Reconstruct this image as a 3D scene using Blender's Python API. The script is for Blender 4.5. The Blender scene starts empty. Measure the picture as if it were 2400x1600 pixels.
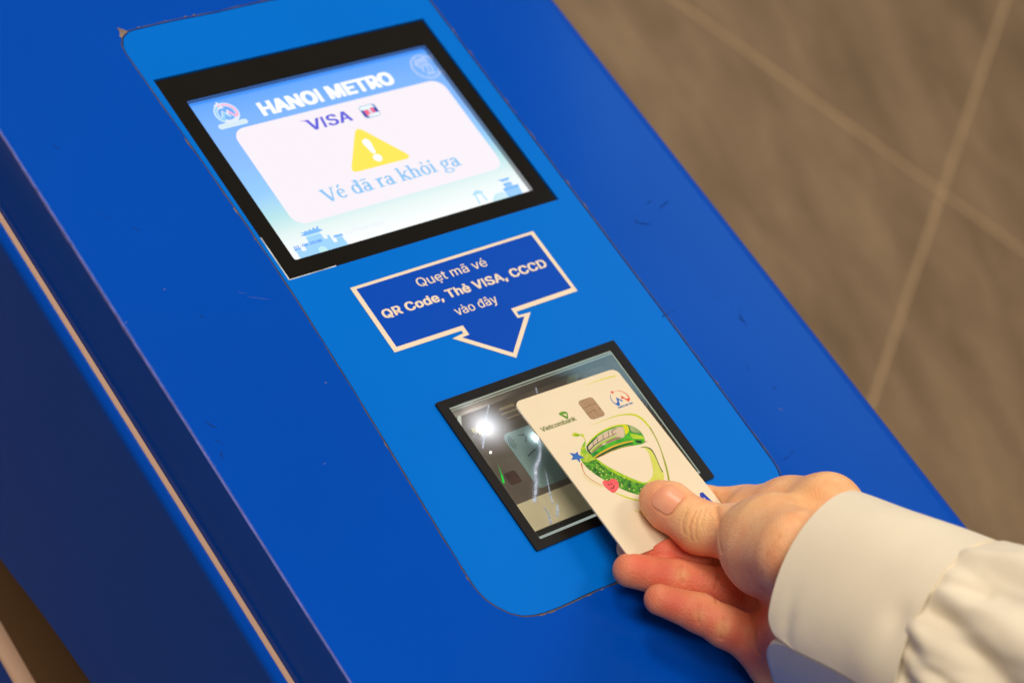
import bpy, bmesh, math, random, json
import numpy as np
from mathutils import Matrix, Vector
from mathutils.geometry import tessellate_polygon

random.seed(7)
S = bpy.context.scene
COL = S.collection
MM = 0.001
# Everything is laid out in the frame of the gate's top panel (mm: x across, y along, z out of it);
# TILT then leans that frame so that the station floor is level.
TILT = Matrix.Rotation(math.radians(-15), 4, 'X')

# ------------------------------------------------------------------ camera
cam = bpy.data.cameras.new('camera')
cam.sensor_width = 36.0
cam.lens = 80.56
cam.clip_start = 0.05
cam.clip_end = 200
cam.dof.use_dof = True
cam.dof.focus_distance = 0.925
cam.dof.aperture_fstop = 9.0
camo = bpy.data.objects.new('camera', cam)
COL.objects.link(camo)
RX, RY, RZ = (0.767169, -0.541735, 0.343474), (-0.262631, -0.75381, -0.602326), (0.585215, 0.371879, -0.720576)
M = Matrix(((RX[0], -RY[0], -RZ[0], -0.56848), (RX[1], -RY[1], -RZ[1], -0.30914),
            (RX[2], -RY[2], -RZ[2], 0.70405), (0, 0, 0, 1)))
camo.matrix_world = TILT @ M
S.camera = camo

# ------------------------------------------------------------------ world and lamps
W = bpy.data.worlds.new("World")
S.world = W
W.use_nodes = True
bg = W.node_tree.nodes['Background']
bg.inputs[0].default_value = (1.0, 0.86, 0.68, 1)
bg.inputs[1].default_value = 0.20

def area(name, pos, target, sx, sy, power, color):
    l = bpy.data.lights.new(name, 'AREA')
    l.shape = 'RECTANGLE'; l.size = sx; l.size_y = sy
    l.energy = power; l.color = color
    o = bpy.data.objects.new(name, l); COL.objects.link(o)
    p = TILT @ Vector(pos); t = TILT @ Vector(target)
    o.location = p
    o.rotation_euler = (t-p).to_track_quat('-Z', 'Y').to_euler()
    return o
area('unseen_lamp', (1.5, -0.25, 2.05), (0, 0, 0), 0.6, 0.6, 17, (1.0, 0.89, 0.74))
area('unseen_lamp', (-0.15, 1.25, 2.0), (0, 0, 0), 0.6, 0.6, 20, (1.0, 0.89, 0.74))
area('unseen_lamp', (-0.75, -0.45, 2.2), (0, 0, 0), 0.9, 0.9, 29, (1.0, 0.89, 0.76))
area('unseen_lamp', (2.15, 0.95, 1.65), (0.2, 0, 0), 0.9, 0.9, 6, (0.42, 0.82, 1.0))  # unseen cool lamp, added to put a sheen on the housing's right side

S.view_settings.view_transform = 'Standard'
S.view_settings.look = 'None'
S.view_settings.exposure = 0.0
S.view_settings.gamma = 1.0
S.render.engine = 'CYCLES'
S.cycles.max_bounces = 8
S.cycles.transparent_max_bounces = 12

# ------------------------------------------------------------------ helpers
def lin(r, g, b):
    f = lambda c: (c/255/12.92) if c <= 10.31 else ((c/255+0.055)/1.055)**2.4
    return (f(r), f(g), f(b), 1.0)

def mat(name, color, rough=0.5, spec=0.5, var=0.0, vscale=40.0, bump=0.0, bscale=400.0, coat=0.0,
        metal=0.0, coat_rough=0.1, rvar=0.0, stretch=None, color2=None):
    m = bpy.data.materials.new(name); m.use_nodes = True
    nt = m.node_tree; b = nt.nodes['Principled BSDF']
    b.inputs['Base Color'].default_value = color
    b.inputs['Roughness'].default_value = rough
    b.inputs['Specular IOR Level'].default_value = spec
    b.inputs['Metallic'].default_value = metal
    b.inputs['Coat Weight'].default_value = coat
    b.inputs['Coat Roughness'].default_value = coat_rough
    tc = nt.nodes.new('ShaderNodeTexCoord')
    src = tc.outputs['Object']
    if stretch:
        mp = nt.nodes.new('ShaderNodeMapping'); mp.inputs['Scale'].default_value = stretch
        nt.links.new(src, mp.inputs[0]); src = mp.outputs[0]
    if var > 0 or color2:
        n = nt.nodes.new('ShaderNodeTexNoise'); n.inputs['Scale'].default_value = vscale
        n.inputs['Detail'].default_value = 5
        nt.links.new(src, n.inputs['Vector'])
        mx = nt.nodes.new('ShaderNodeMix'); mx.data_type = 'RGBA'
        c2 = color2 or tuple(min(1, c*(1-var)) for c in color[:3])+(1,)
        c1 = color if color2 else tuple(min(1, c*(1+var*0.6)) for c in color[:3])+(1,)
        mx.inputs['A'].default_value = c1; mx.inputs['B'].default_value = c2
        rp = nt.nodes.new('ShaderNodeMapRange')
        rp.inputs['From Min'].default_value = 0.3; rp.inputs['From Max'].default_value = 0.7
        nt.links.new(n.outputs[0], rp.inputs[0])
        nt.links.new(rp.outputs[0], mx.inputs['Factor'])
        nt.links.new(mx.outputs['Result'], b.inputs['Base Color'])
        if rvar > 0:
            r2 = nt.nodes.new('ShaderNodeMapRange')
            r2.inputs['To Min'].default_value = rough-rvar; r2.inputs['To Max'].default_value = rough+rvar
            nt.links.new(n.outputs[0], r2.inputs[0]); nt.links.new(r2.outputs[0], b.inputs['Roughness'])
    if bump > 0:
        n2 = nt.nodes.new('ShaderNodeTexNoise'); n2.inputs['Scale'].default_value = bscale
        n2.inputs['Detail'].default_value = 4
        nt.links.new(src, n2.inputs['Vector'])
        bp = nt.nodes.new('ShaderNodeBump'); bp.inputs['Strength'].default_value = bump
        bp.inputs['Distance'].default_value = 0.001
        nt.links.new(n2.outputs[0], bp.inputs['Height']); nt.links.new(bp.outputs[0], b.inputs['Normal'])
    return m

def emit(name, color, strength=1.0, rough=0.15, spec=0.5):
    m = bpy.data.materials.new(name); m.use_nodes = True
    b = m.node_tree.nodes['Principled BSDF']
    b.inputs['Base Color'].default_value = (0.01, 0.01, 0.012, 1)
    b.inputs['Roughness'].default_value = rough
    b.inputs['Specular IOR Level'].default_value = spec
    b.inputs['Emission Color'].default_value = color
    b.inputs['Emission Strength'].default_value = strength
    return m

def link_mesh(name, verts, faces, m, parent=None, smooth=False):
    me = bpy.data.meshes.new(name)
    me.from_pydata([tuple(float(c)*MM for c in v) for v in verts], [], faces)
    me.update()
    if m is not None: me.materials.append(m)
    if smooth:
        me.polygons.foreach_set('use_smooth', [True]*len(me.polygons))
    o = bpy.data.objects.new(name, me); COL.objects.link(o)
    if parent is not None: o.parent = parent
    return o

def empty(name, label, cat, loc=(0, 0, 0), group=None):
    o = bpy.data.objects.new(name, None); COL.objects.link(o)
    o.empty_display_size = 0.05
    o['label'] = label; o['category'] = cat
    if group: o['group'] = group
    return o

def tess(loops, z):
    vs = []; ls = []
    for lp in loops:
        ls.append([Vector((p[0], p[1], 0)) for p in lp]); vs += [(p[0], p[1], z) for p in lp]
    tr = [tuple(t) for t in tessellate_polygon(ls)]
    out = []
    for a, b, c in tr:
        A, B, C_ = vs[a], vs[b], vs[c]
        s = (B[0]-A[0])*(C_[1]-A[1])-(B[1]-A[1])*(C_[0]-A[0])
        out.append((a, b, c) if s > 0 else (a, c, b))
    return vs, out

class Geo:
    def __init__(self): self.v = []; self.f = []
    def add(self, vs, fs):
        n = len(self.v); self.v += list(vs); self.f += [tuple(i+n for i in f) for f in fs]
    def sheet(self, loops, z):
        self.add(*tess(loops, z)); return self
    def solid(self, loops, z0, z1):
        vs, fs = tess(loops, z1); self.add(vs, fs)
        vs, fs = tess(loops, z0); self.add(vs, [tuple(reversed(f)) for f in fs])
        for k, lp in enumerate(loops):
            ar = sum(a[0]*b[1]-b[0]*a[1] for a, b in zip(lp, lp[1:]+lp[:1]))
            ccw = ar > 0
            if k > 0: ccw = not ccw
            n = len(lp); vs = [(p[0], p[1], z0) for p in lp]+[(p[0], p[1], z1) for p in lp]
            fs = []
            for i in range(n):
                j = (i+1) % n
                q = (i, j, n+j, n+i)
                if (ar > 0) == (k == 0): fs.append(q)
                else: fs.append(tuple(reversed(q)))
            self.add(vs, fs)
        return self
    def box(self, x0, y0, z0, x1, y1, z1):
        return self.solid([rect(x0, y0, x1, y1)], z0, z1)
    def build(self, name, m, parent=None, smooth=False):
        return link_mesh(name, self.v, self.f, m, parent, smooth)

def rect(x0, y0, x1, y1): return [(x0, y0), (x1, y0), (x1, y1), (x0, y1)]
def rrect(x0, y0, x1, y1, r, n=8):
    rs = r if isinstance(r, (list, tuple)) else [r]*4
    P = []
    for (cx, cy, a0, rr) in ((x1-rs[0], y1-rs[0], 0, rs[0]), (x0+rs[1], y1-rs[1], 90, rs[1]),
                             (x0+rs[2], y0+rs[2], 180, rs[2]), (x1-rs[3], y0+rs[3], 270, rs[3])):
        for i in range(n+1):
            t = math.radians(a0+90*i/n); P.append((cx+rr*math.cos(t), cy+rr*math.sin(t)))
    return P
def circle(cx, cy, r, n=24, ry=None, t0=0, t1=360):
    ry = ry or r
    return [(cx+r*math.cos(math.radians(t0+(t1-t0)*i/n)), cy+ry*math.sin(math.radians(t0+(t1-t0)*i/n))) for i in range(n)]
def ribbon(pts, w):
    """outline of a stroke along pts; w is a width or a list of widths"""
    n = len(pts); ws = w if isinstance(w, (list, tuple)) else [w]*n
    Lf, Rt = [], []
    for i, p in enumerate(pts):
        a = pts[max(0, i-1)]; b = pts[min(n-1, i+1)]
        dx, dy = b[0]-a[0], b[1]-a[1]; L = math.hypot(dx, dy) or 1
        h = ws[i]/2
        Lf.append((p[0]-dy/L*h, p[1]+dx/L*h)); Rt.append((p[0]+dy/L*h, p[1]-dx/L*h))
    return Lf+Rt[::-1]
def spline(P, n=6, closed=False):
    out = []; m = len(P)
    rng = range(m if closed else m-1)
    for i in rng:
        g = (lambda k: P[k % m]) if closed else (lambda k: P[max(0, min(m-1, k))])
        p0, p1, p2, p3 = g(i-1), g(i), g(i+1), g(i+2)
        for j in range(n):
            t = j/n
            out.append(tuple(0.5*(2*p1[c]+(p2[c]-p0[c])*t+(2*p0[c]-5*p1[c]+4*p2[c]-p3[c])*t*t+(3*p1[c]-p0[c]-3*p2[c]+p3[c])*t**3) for c in (0, 1)))
    if not closed: out.append(tuple(P[-1]))
    return out
def star(cx, cy, R, r, n=5, rot=90):
    return [(cx+(R if i % 2 == 0 else r)*math.cos(math.radians(rot+i*180/n)), cy+(R if i % 2 == 0 else r)*math.sin(math.radians(rot+i*180/n))) for i in range(2*n)]

# ------------------------------------------------------------------ lettering (outlines as data)
GLYPHS = json.loads(r'''{"(":[109,[[36,83,37,106,40,129,44,146,48,161,53,176,61,198,71,216,94,216,85,194,76,171,70,148,65,125,62,103,60,83,61,64,64,46,69,27,75,6,81,-8,87,-23,94,-38,71,-38,60,-19,51,2,45,22,40,42,37,63]]],")":[109,[[15,-38,22,-22,29,-7,34,7,41,27,45,47,48,65,49,83,48,103,45,125,40,148,33,171,25,194,15,216,39,216,48,198,57,176,62,161,66,146,69,129,72,105,74,83,73,62,70,42,65,21,58,1,49,-19,39,-38]]],",":[75,[[15,-48,27,28,55,28,34,-48]]],"-":[181,[[135,98,135,75,46,75,46,98]]],"0":[181,[[91,-3,70,0,52,10,38,25,28,45,23,62,20,81,19,102,20,122,23,141,28,158,38,179,52,194,70,203,91,206,112,203,129,194,143,179,154,158,158,141,161,122,162,102,161,81,158,62,154,45,143,25,129,10,112,0],[91,20,104,22,116,29,125,41,132,57,136,78,138,102,136,126,132,146,125,162,116,174,104,181,91,184,77,181,65,174,56,162,49,146,45,126,44,102,45,78,49,57,56,41,65,29,77,22]]],"1":[181,[[31,0,31,22,156,22,156,0],[110,203,110,0,85,0,85,179,84,179,34,143,34,171,79,203]]],"2":[181,[[26,0,26,19,94,91,113,113,120,122,124,131,127,139,128,149,127,159,123,167,117,174,109,180,100,183,89,184,78,183,69,179,61,173,56,165,52,156,51,145,26,145,28,162,34,177,44,189,57,198,73,204,90,206,107,204,122,199,135,190,144,178,150,164,152,149,151,138,148,127,143,116,134,103,122,89,107,72,61,24,61,23,156,23,156,0]]],"3":[181,[[87,-3,69,-1,53,4,39,12,28,23,21,37,17,53,44,53,46,43,51,35,57,28,66,24,76,21,87,20,99,21,110,24,119,30,126,37,130,47,132,58,130,69,126,78,120,87,110,93,97,98,80,99,63,99,63,120,115,179,115,181,28,181,28,203,149,203,149,184,85,111,85,116,105,115,123,110,138,101,148,89,155,74,157,58,155,41,148,26,137,14,123,5,107,-1]]],"4":[181,[[16,42,16,63,99,203,124,203,43,66,43,65,165,65,165,42],[113,0,113,48,113,58,113,127,137,127,137,0]]],"5":[181,[[88,-3,71,-1,56,4,43,13,33,24,27,37,24,52,49,52,51,43,55,36,61,29,69,24,78,21,88,20,100,21,110,26,119,33,126,42,130,53,131,65,130,77,125,88,119,98,110,105,99,109,87,111,77,110,67,107,58,103,51,98,27,101,38,203,147,203,147,181,60,181,54,121,62,126,71,130,81,133,92,133,105,132,118,128,129,122,138,114,146,104,152,92,155,79,156,65,154,47,148,30,137,17,123,6,107,-1]]],"6":[181,[[91,-3,73,-1,57,6,44,16,34,30,28,46,25,65,27,80,32,96,41,114,55,136,101,203,129,203,60,104,58,104,62,110,66,115,72,119,78,123,86,125,94,126,111,124,126,118,139,108,148,96,154,81,156,63,153,45,147,29,137,16,124,6,108,-1],[91,19,102,21,111,25,120,32,126,41,130,51,131,63,130,75,126,85,120,94,111,101,102,105,91,106,79,105,70,101,61,94,55,86,51,75,50,63,51,51,55,41,61,32,70,25,79,21]]],"7":[181,[[39,0,129,179,129,181,25,181,25,203,156,203,156,179,66,0]]],"8":[181,[[91,-3,71,-1,54,5,40,13,30,25,23,38,21,54,22,67,26,78,32,88,40,96,50,102,61,106,61,107,48,113,37,123,30,137,28,152,30,167,36,180,46,191,58,199,73,204,91,206,107,204,122,199,135,191,145,180,151,167,153,152,150,137,144,123,133,113,120,107,120,106,131,102,140,96,149,88,155,78,159,67,160,54,158,38,151,25,141,13,127,5,110,-1],[91,20,103,21,114,24,123,29,129,37,133,45,135,55,133,66,129,75,122,83,113,89,102,93,91,94,78,93,68,89,59,83,52,75,48,66,46,55,48,45,52,37,58,29,67,24,78,21],[91,116,101,117,110,120,117,125,123,132,126,141,128,150,127,160,123,168,117,175,110,180,101,183,91,184,80,183,71,180,63,175,58,168,54,160,53,150,54,141,58,132,64,125,71,120,80,117]]],"9":[181,[[90,206,108,204,124,198,137,187,147,174,153,157,156,139,154,124,149,108,140,90,126,67,80,0,52,0,121,99,123,99,120,93,115,88,109,84,103,81,95,79,87,78,70,80,55,86,42,95,33,108,27,123,25,141,28,159,34,175,44,188,57,198,73,204],[90,184,79,183,70,178,61,172,55,163,51,152,50,141,51,129,55,118,61,109,70,103,79,99,90,97,102,99,111,103,120,109,126,118,130,128,131,140,130,152,126,163,120,172,112,178,102,183]]],":":[75,[[38,-2,31,0,25,4,21,9,20,16,21,23,25,29,31,33,38,35,45,33,51,29,55,23,56,16,55,9,51,4,45,0],[38,108,31,110,25,114,21,119,20,126,21,134,25,139,31,143,38,145,45,143,51,139,55,134,56,126,55,119,51,114,45,110]]],"A":[192,[[7,0,81,203,110,203,185,0,158,0,115,121,106,149,93,191,98,191,85,148,76,121,34,0],[44,57,44,79,148,79,148,57]]],"C":[204,[[107,-3,90,-1,74,3,60,10,47,20,37,32,28,46,21,63,17,81,16,102,17,122,21,141,28,157,37,172,47,184,60,193,74,201,90,205,107,206,122,205,136,202,149,196,161,188,171,179,179,167,185,154,189,139,163,139,160,149,156,158,150,165,143,171,135,176,126,180,117,182,107,182,89,180,73,173,60,161,50,146,44,126,41,102,44,78,50,58,60,42,74,31,89,24,107,21,117,22,126,24,135,27,143,32,150,38,156,46,160,54,163,64,189,64,185,49,179,36,171,25,161,15,149,7,136,2,122,-2]]],"D":[201,[[88,0,38,0,38,23,86,23,109,25,127,32,141,44,152,60,158,79,160,102,158,125,152,144,142,160,128,171,110,178,88,181,37,181,37,203,90,203,109,202,126,198,141,191,160,177,173,156,180,140,183,122,185,102,183,82,180,64,173,47,165,33,154,22,140,12,125,5,107,1],[50,203,50,0,24,0,24,203]]],"E":[167,[[24,0,24,203,149,203,149,181,50,181,50,114,142,114,142,91,50,91,50,23,150,23,150,0]]],"H":[207,[[24,0,24,203,50,203,50,116,157,116,157,203,183,203,183,0,157,0,157,93,50,93,50,0]]],"I":[120,[[12,0,12,23,47,23,47,181,12,181,12,203,108,203,108,181,73,181,73,23,108,23,108,0]]],"M":[251,[[24,0,24,203,61,203,111,75,115,64,120,49,125,34,129,20,123,20,127,33,132,48,137,63,141,75,191,203,227,203,227,0,202,0,202,116,202,131,202,147,202,165,203,183,205,183,199,164,193,145,187,129,182,116,137,0,114,0,68,116,64,128,58,144,52,163,45,183,48,183,48,166,48,149,49,131,49,116,49,0]]],"N":[209,[[24,0,24,203,54,203,137,73,145,60,155,43,166,22,162,21,160,43,160,63,160,78,160,203,185,203,185,0,155,0,81,116,71,132,59,152,43,181,48,181,49,153,50,131,50,116,50,0]]],"O":[213,[[107,-3,90,-1,74,3,60,10,48,20,37,32,28,46,21,63,17,81,16,102,17,122,21,141,28,157,37,172,48,184,60,193,74,201,90,205,107,206,124,205,139,201,153,193,166,184,177,172,186,157,192,141,196,122,197,102,196,81,192,63,186,46,177,32,166,20,153,10,139,3,124,-1],[107,21,124,23,140,30,153,42,163,58,170,78,172,102,170,126,163,146,153,162,140,173,124,180,107,182,89,180,74,173,60,162,50,146,44,126,41,102,44,78,50,58,60,42,74,30,89,23]]],"Q":[213,[[98,64,125,64,148,34,153,26,187,-19,160,-19,138,11,132,18],[107,-3,90,-1,74,3,60,10,48,20,37,32,28,46,21,63,17,81,16,102,17,122,21,141,28,157,37,172,48,184,60,193,74,201,90,205,107,206,124,205,139,201,153,193,166,184,177,172,186,157,192,141,196,122,197,102,196,81,192,63,186,46,177,32,166,20,153,10,139,3,124,-1],[107,21,124,23,140,30,153,42,163,58,170,78,172,102,170,126,163,146,153,162,140,173,124,180,107,182,89,180,74,173,60,162,50,146,44,126,41,102,44,78,50,58,60,42,74,30,89,23]]],"R":[180,[[24,0,24,203,94,203,116,201,133,195,147,186,156,173,162,158,164,141,162,124,156,109,147,96,133,87,116,81,94,79,39,79,39,102,93,102,108,103,119,107,128,112,133,120,137,130,138,141,137,152,133,162,128,170,119,176,108,180,93,181,50,181,50,0],[141,0,92,92,121,92,171,0]]],"S":[179,[[89,-4,69,-2,51,4,36,12,26,24,18,38,15,55,42,55,44,44,49,35,57,28,67,23,78,21,89,20,103,21,114,24,124,29,132,37,137,46,138,56,137,65,133,72,126,77,118,82,109,86,98,89,73,96,51,104,34,116,24,130,21,149,23,165,30,179,41,191,55,199,72,204,91,206,110,204,126,199,140,191,151,179,158,166,160,151,135,151,131,165,121,175,107,181,90,183,78,182,67,179,58,174,51,167,47,159,46,150,48,141,52,133,59,128,68,123,77,120,85,117,106,112,125,105,134,101,143,95,151,88,158,79,162,68,163,55,161,40,155,25,144,13,129,4,111,-2]]],"T":[179,[[13,181,13,203,167,203,167,181,103,181,103,0,77,0,77,181]]],"V":[192,[[82,0,7,203,34,203,77,82,86,55,99,12,94,12,107,55,116,82,158,203,185,203,111,0]]],"a":[156,[[64,-3,50,-2,38,2,27,9,19,18,14,29,12,43,13,55,17,64,23,72,31,77,40,81,50,84,71,88,93,91,101,92,106,94,109,97,110,102,110,103,109,111,107,119,102,124,96,129,88,131,78,132,68,131,60,129,53,125,47,120,43,115,40,110,16,116,23,129,31,138,42,145,53,150,65,153,78,154,86,153,96,152,105,149,114,144,122,137,129,128,133,116,135,101,135,0,111,0,111,21,109,21,106,15,101,10,94,5,86,0,76,-2],[68,18,81,19,91,23,99,30,105,37,109,46,110,55,110,76,104,73,93,70,80,68,70,67,62,66,54,63,47,60,41,56,38,50,37,42,38,35,41,29,46,24,52,21,60,19]]],"b":[170,[[92,-3,79,-2,69,2,61,7,55,12,47,23,45,23,45,0,21,0,21,203,45,203,45,128,47,128,55,138,61,144,69,149,79,153,92,154,110,151,125,144,138,133,148,117,154,98,156,76,154,53,148,34,138,18,125,6,110,-1],[88,19,101,21,112,26,120,35,126,47,130,60,131,76,130,91,126,104,120,116,112,125,101,130,88,132,75,130,64,125,56,116,50,105,46,92,45,76,46,60,50,46,56,35,65,26,75,21]]],"c":[158,[[83,-3,64,-1,47,7,33,18,22,34,16,53,14,75,16,97,22,116,33,132,47,144,64,151,83,154,94,153,104,151,113,147,122,142,130,136,136,129,141,120,145,111,121,105,119,110,116,116,112,120,108,124,103,128,97,130,90,131,83,132,69,130,58,124,49,115,43,103,40,90,39,75,40,60,43,47,49,35,58,26,69,21,83,19,90,19,97,21,103,23,108,26,113,31,117,35,120,41,122,47,145,41,142,31,136,22,130,15,122,9,114,3,104,0,94,-3]]],"d":[170,[[78,-3,60,-1,45,6,32,18,22,34,16,53,14,76,16,98,22,117,32,133,45,144,60,151,78,154,91,153,101,149,109,144,115,138,122,128,124,128,124,203,149,203,149,0,125,0,125,23,123,23,115,12,109,7,101,2,91,-2],[82,19,95,21,105,26,114,35,120,46,123,60,125,76,123,92,120,105,114,116,105,125,95,130,82,132,69,130,58,125,49,116,43,104,40,91,39,76,40,60,43,47,50,35,58,26,69,21]]],"e":[162,[[85,-3,64,-1,47,7,33,18,22,34,16,53,14,75,16,97,22,116,32,132,46,144,63,151,82,154,94,153,106,150,118,144,128,136,136,126,143,113,147,97,148,78,148,68,30,68,30,88,135,88,124,81,123,95,119,107,113,118,105,126,95,130,82,132,69,130,59,125,50,118,44,108,40,97,38,84,38,71,40,55,44,42,51,32,60,25,72,20,85,18,94,19,101,21,108,24,114,29,119,35,122,42,146,36,141,25,134,16,125,8,113,2,100,-2]]],"h":[164,[[45,91,45,0,21,0,21,203,45,203,45,115,41,115,49,133,61,145,75,152,91,154,105,152,118,147,128,139,136,128,141,114,143,96,143,0,118,0,118,94,116,110,109,122,98,129,84,132,74,130,64,127,57,121,51,113,47,103]]],"i":[67,[[21,0,21,152,45,152,45,0],[33,177,27,178,22,182,18,187,17,193,18,200,22,205,27,208,33,209,40,208,46,205,49,200,51,193,49,187,46,182,40,178]]],"k":[152,[[44,55,44,85,48,85,114,152,144,152,74,80,71,80],[21,0,21,203,45,203,45,0],[118,0,59,74,76,91,149,0]]],"m":[244,[[21,0,21,152,45,152,45,118,43,118,47,129,53,138,60,145,69,150,78,153,88,154,103,152,115,144,124,133,128,118,125,118,129,128,135,137,143,145,152,150,163,153,175,154,187,153,199,149,209,142,216,131,221,118,223,102,223,0,198,0,198,101,196,116,189,125,179,130,167,132,158,131,150,128,143,123,138,116,135,108,134,99,134,0,110,0,110,104,108,115,101,124,92,130,80,132,71,131,63,128,56,123,50,116,47,106,45,95,45,0]]],"n":[164,[[45,91,45,0,21,0,21,152,45,152,45,115,41,115,49,133,61,145,75,152,91,154,105,152,118,147,128,139,136,128,141,114,143,96,143,0,118,0,118,94,116,110,109,122,98,129,84,132,74,130,64,127,57,121,51,113,47,103]]],"o":[166,[[83,-3,64,-1,47,7,33,18,22,34,16,53,14,75,16,97,22,116,33,132,47,144,64,151,83,154,102,151,119,144,133,132,144,116,150,97,152,75,150,53,144,34,133,18,119,7,102,-1],[83,19,97,21,108,26,117,35,123,47,126,60,128,75,126,90,123,103,117,115,108,124,97,130,83,132,69,130,58,124,49,115,43,103,40,90,39,75,40,60,43,47,49,35,58,26,69,21]]],"t":[91,[[82,152,82,131,3,131,3,152],[26,188,50,188,50,39,51,30,54,25,60,21,68,20,74,20,81,21,85,1,77,-1,67,-2,50,1,37,9,29,21,26,37]]],"u":[164,[[73,-2,59,0,46,4,36,12,28,23,23,38,21,56,21,152,45,152,45,58,48,42,55,30,66,23,80,20,90,21,100,25,107,31,113,39,117,49,118,61,118,152,143,152,143,0,119,0,119,37,123,37,114,19,103,7,89,0]]],"v":[156,[[65,0,7,152,34,152,66,62,71,48,75,35,82,8,74,8,81,35,85,48,90,62,122,152,149,152,91,0]]],"y":[156,[[19,-55,25,-34,29,-35,35,-36,42,-36,47,-34,52,-30,56,-23,60,-14,65,-1,7,152,34,152,66,62,71,48,75,35,82,8,73,8,81,35,90,62,122,152,149,152,82,-23,77,-34,71,-43,64,-50,56,-54,47,-57,37,-58,26,-57]]],"à":[156,[[64,-3,50,-2,38,2,27,9,19,18,14,29,12,43,13,55,17,64,23,72,31,77,40,81,50,84,71,88,93,91,101,92,106,94,109,97,110,102,110,103,109,111,107,119,102,124,96,129,88,131,78,132,68,131,60,129,53,125,47,120,43,115,40,110,16,116,23,129,31,138,42,145,53,150,65,153,78,154,86,153,96,152,105,149,114,144,122,137,129,128,133,116,135,101,135,0,111,0,111,21,109,21,106,15,101,10,94,5,86,0,76,-2],[68,18,81,19,91,23,99,30,105,37,109,46,110,55,110,76,104,73,93,70,80,68,70,67,62,66,54,63,47,60,41,56,38,50,37,42,38,35,41,29,46,24,52,21,60,19],[66,172,40,212,67,212,86,172]]],"â":[156,[[64,-3,50,-2,38,2,27,9,19,18,14,29,12,43,13,55,17,64,23,72,31,77,40,81,50,84,71,88,93,91,101,92,106,94,109,97,110,102,110,103,109,111,107,119,102,124,96,129,88,131,78,132,68,131,60,129,53,125,47,120,43,115,40,110,16,116,23,129,31,138,42,145,53,150,65,153,78,154,86,153,96,152,105,149,114,144,122,137,129,128,133,116,135,101,135,0,111,0,111,21,109,21,106,15,101,10,94,5,86,0,76,-2],[68,18,81,19,91,23,99,30,105,37,109,46,110,55,110,76,104,73,93,70,80,68,70,67,62,66,54,63,47,60,41,56,38,50,37,42,38,35,41,29,46,24,52,21,60,19],[56,174,32,174,32,175,64,212,87,212,119,175,119,174,95,174,76,198]]],"ã":[156,[[64,-3,50,-2,38,2,27,9,19,18,14,29,12,43,13,55,17,64,23,72,31,77,40,81,50,84,71,88,93,91,101,92,106,94,109,97,110,102,110,103,109,111,107,119,102,124,96,129,88,131,78,132,68,131,60,129,53,125,47,120,43,115,40,110,16,116,23,129,31,138,42,145,53,150,65,153,78,154,86,153,96,152,105,149,114,144,122,137,129,128,133,116,135,101,135,0,111,0,111,21,109,21,106,15,101,10,94,5,86,0,76,-2],[68,18,81,19,91,23,99,30,105,37,109,46,110,55,110,76,104,73,93,70,80,68,70,67,62,66,54,63,47,60,41,56,38,50,37,42,38,35,41,29,46,24,52,21,60,19],[94,178,89,179,84,180,74,184,67,188,60,190,55,186,53,179,36,179,38,190,42,199,49,205,58,207,63,207,68,206,76,202,84,198,91,196,96,198,98,202,99,207,115,207,114,195,109,186,103,180]]],"é":[162,[[85,-3,64,-1,47,7,33,18,22,34,16,53,14,75,16,97,22,116,32,132,46,144,63,151,82,154,94,153,106,150,118,144,128,136,136,126,143,113,147,97,148,78,148,68,30,68,30,88,135,88,124,81,123,95,119,107,113,118,105,126,95,130,82,132,69,130,59,125,50,118,44,108,40,97,38,84,38,71,40,55,44,42,51,32,60,25,72,20,85,18,94,19,101,21,108,24,114,29,119,35,122,42,146,36,141,25,134,16,125,8,113,2,100,-2],[71,172,90,212,117,212,91,172]]],"đ":[170,[[78,-3,60,-1,45,6,32,18,22,34,16,53,14,76,16,98,22,117,32,133,45,144,60,151,78,154,91,153,101,149,109,144,115,138,122,128,124,128,124,203,149,203,149,0,125,0,125,23,123,23,115,12,109,7,101,2,91,-2],[82,19,95,21,105,26,114,35,120,46,123,60,125,76,123,92,120,105,114,116,105,125,95,130,82,132,69,130,58,125,49,116,43,104,40,91,39,76,40,60,43,47,50,35,58,26,69,21],[81,168,81,187,169,187,169,168]]],"ẹ":[162,[[85,-3,64,-1,47,7,33,18,22,34,16,53,14,75,16,97,22,116,32,132,46,144,63,151,82,154,94,153,106,150,118,144,128,136,136,126,143,113,147,97,148,78,148,68,30,68,30,88,135,88,124,81,123,95,119,107,113,118,105,126,95,130,82,132,69,130,59,125,50,118,44,108,40,97,38,84,38,71,40,55,44,42,51,32,60,25,72,20,85,18,94,19,101,21,108,24,114,29,119,35,122,42,146,36,141,25,134,16,125,8,113,2,100,-2],[82,-58,75,-57,70,-53,66,-48,65,-42,66,-35,70,-30,75,-27,82,-25,89,-27,94,-30,98,-35,99,-42,98,-48,94,-53,89,-57]]],"ẻ":[162,[[85,-3,64,-1,47,7,33,18,22,34,16,53,14,75,16,97,22,116,32,132,46,144,63,151,82,154,94,153,106,150,118,144,128,136,136,126,143,113,147,97,148,78,148,68,30,68,30,88,135,88,124,81,123,95,119,107,113,118,105,126,95,130,82,132,69,130,59,125,50,118,44,108,40,97,38,84,38,71,40,55,44,42,51,32,60,25,72,20,85,18,94,19,101,21,108,24,114,29,119,35,122,42,146,36,141,25,134,16,125,8,113,2,100,-2],[90,172,71,172,81,190,81,194,78,196,59,196,59,212,78,212,85,211,92,209,96,207,99,203,101,199,101,194,100,189,97,183]]]," ":[75,[]]}''')
GLYPHS['I'] = [74, [[27, 0, 46, 0, 46, max(GLYPHS['H'][1][0][1::2]), 27, max(GLYPHS['H'][1][0][1::2])]]]
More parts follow.
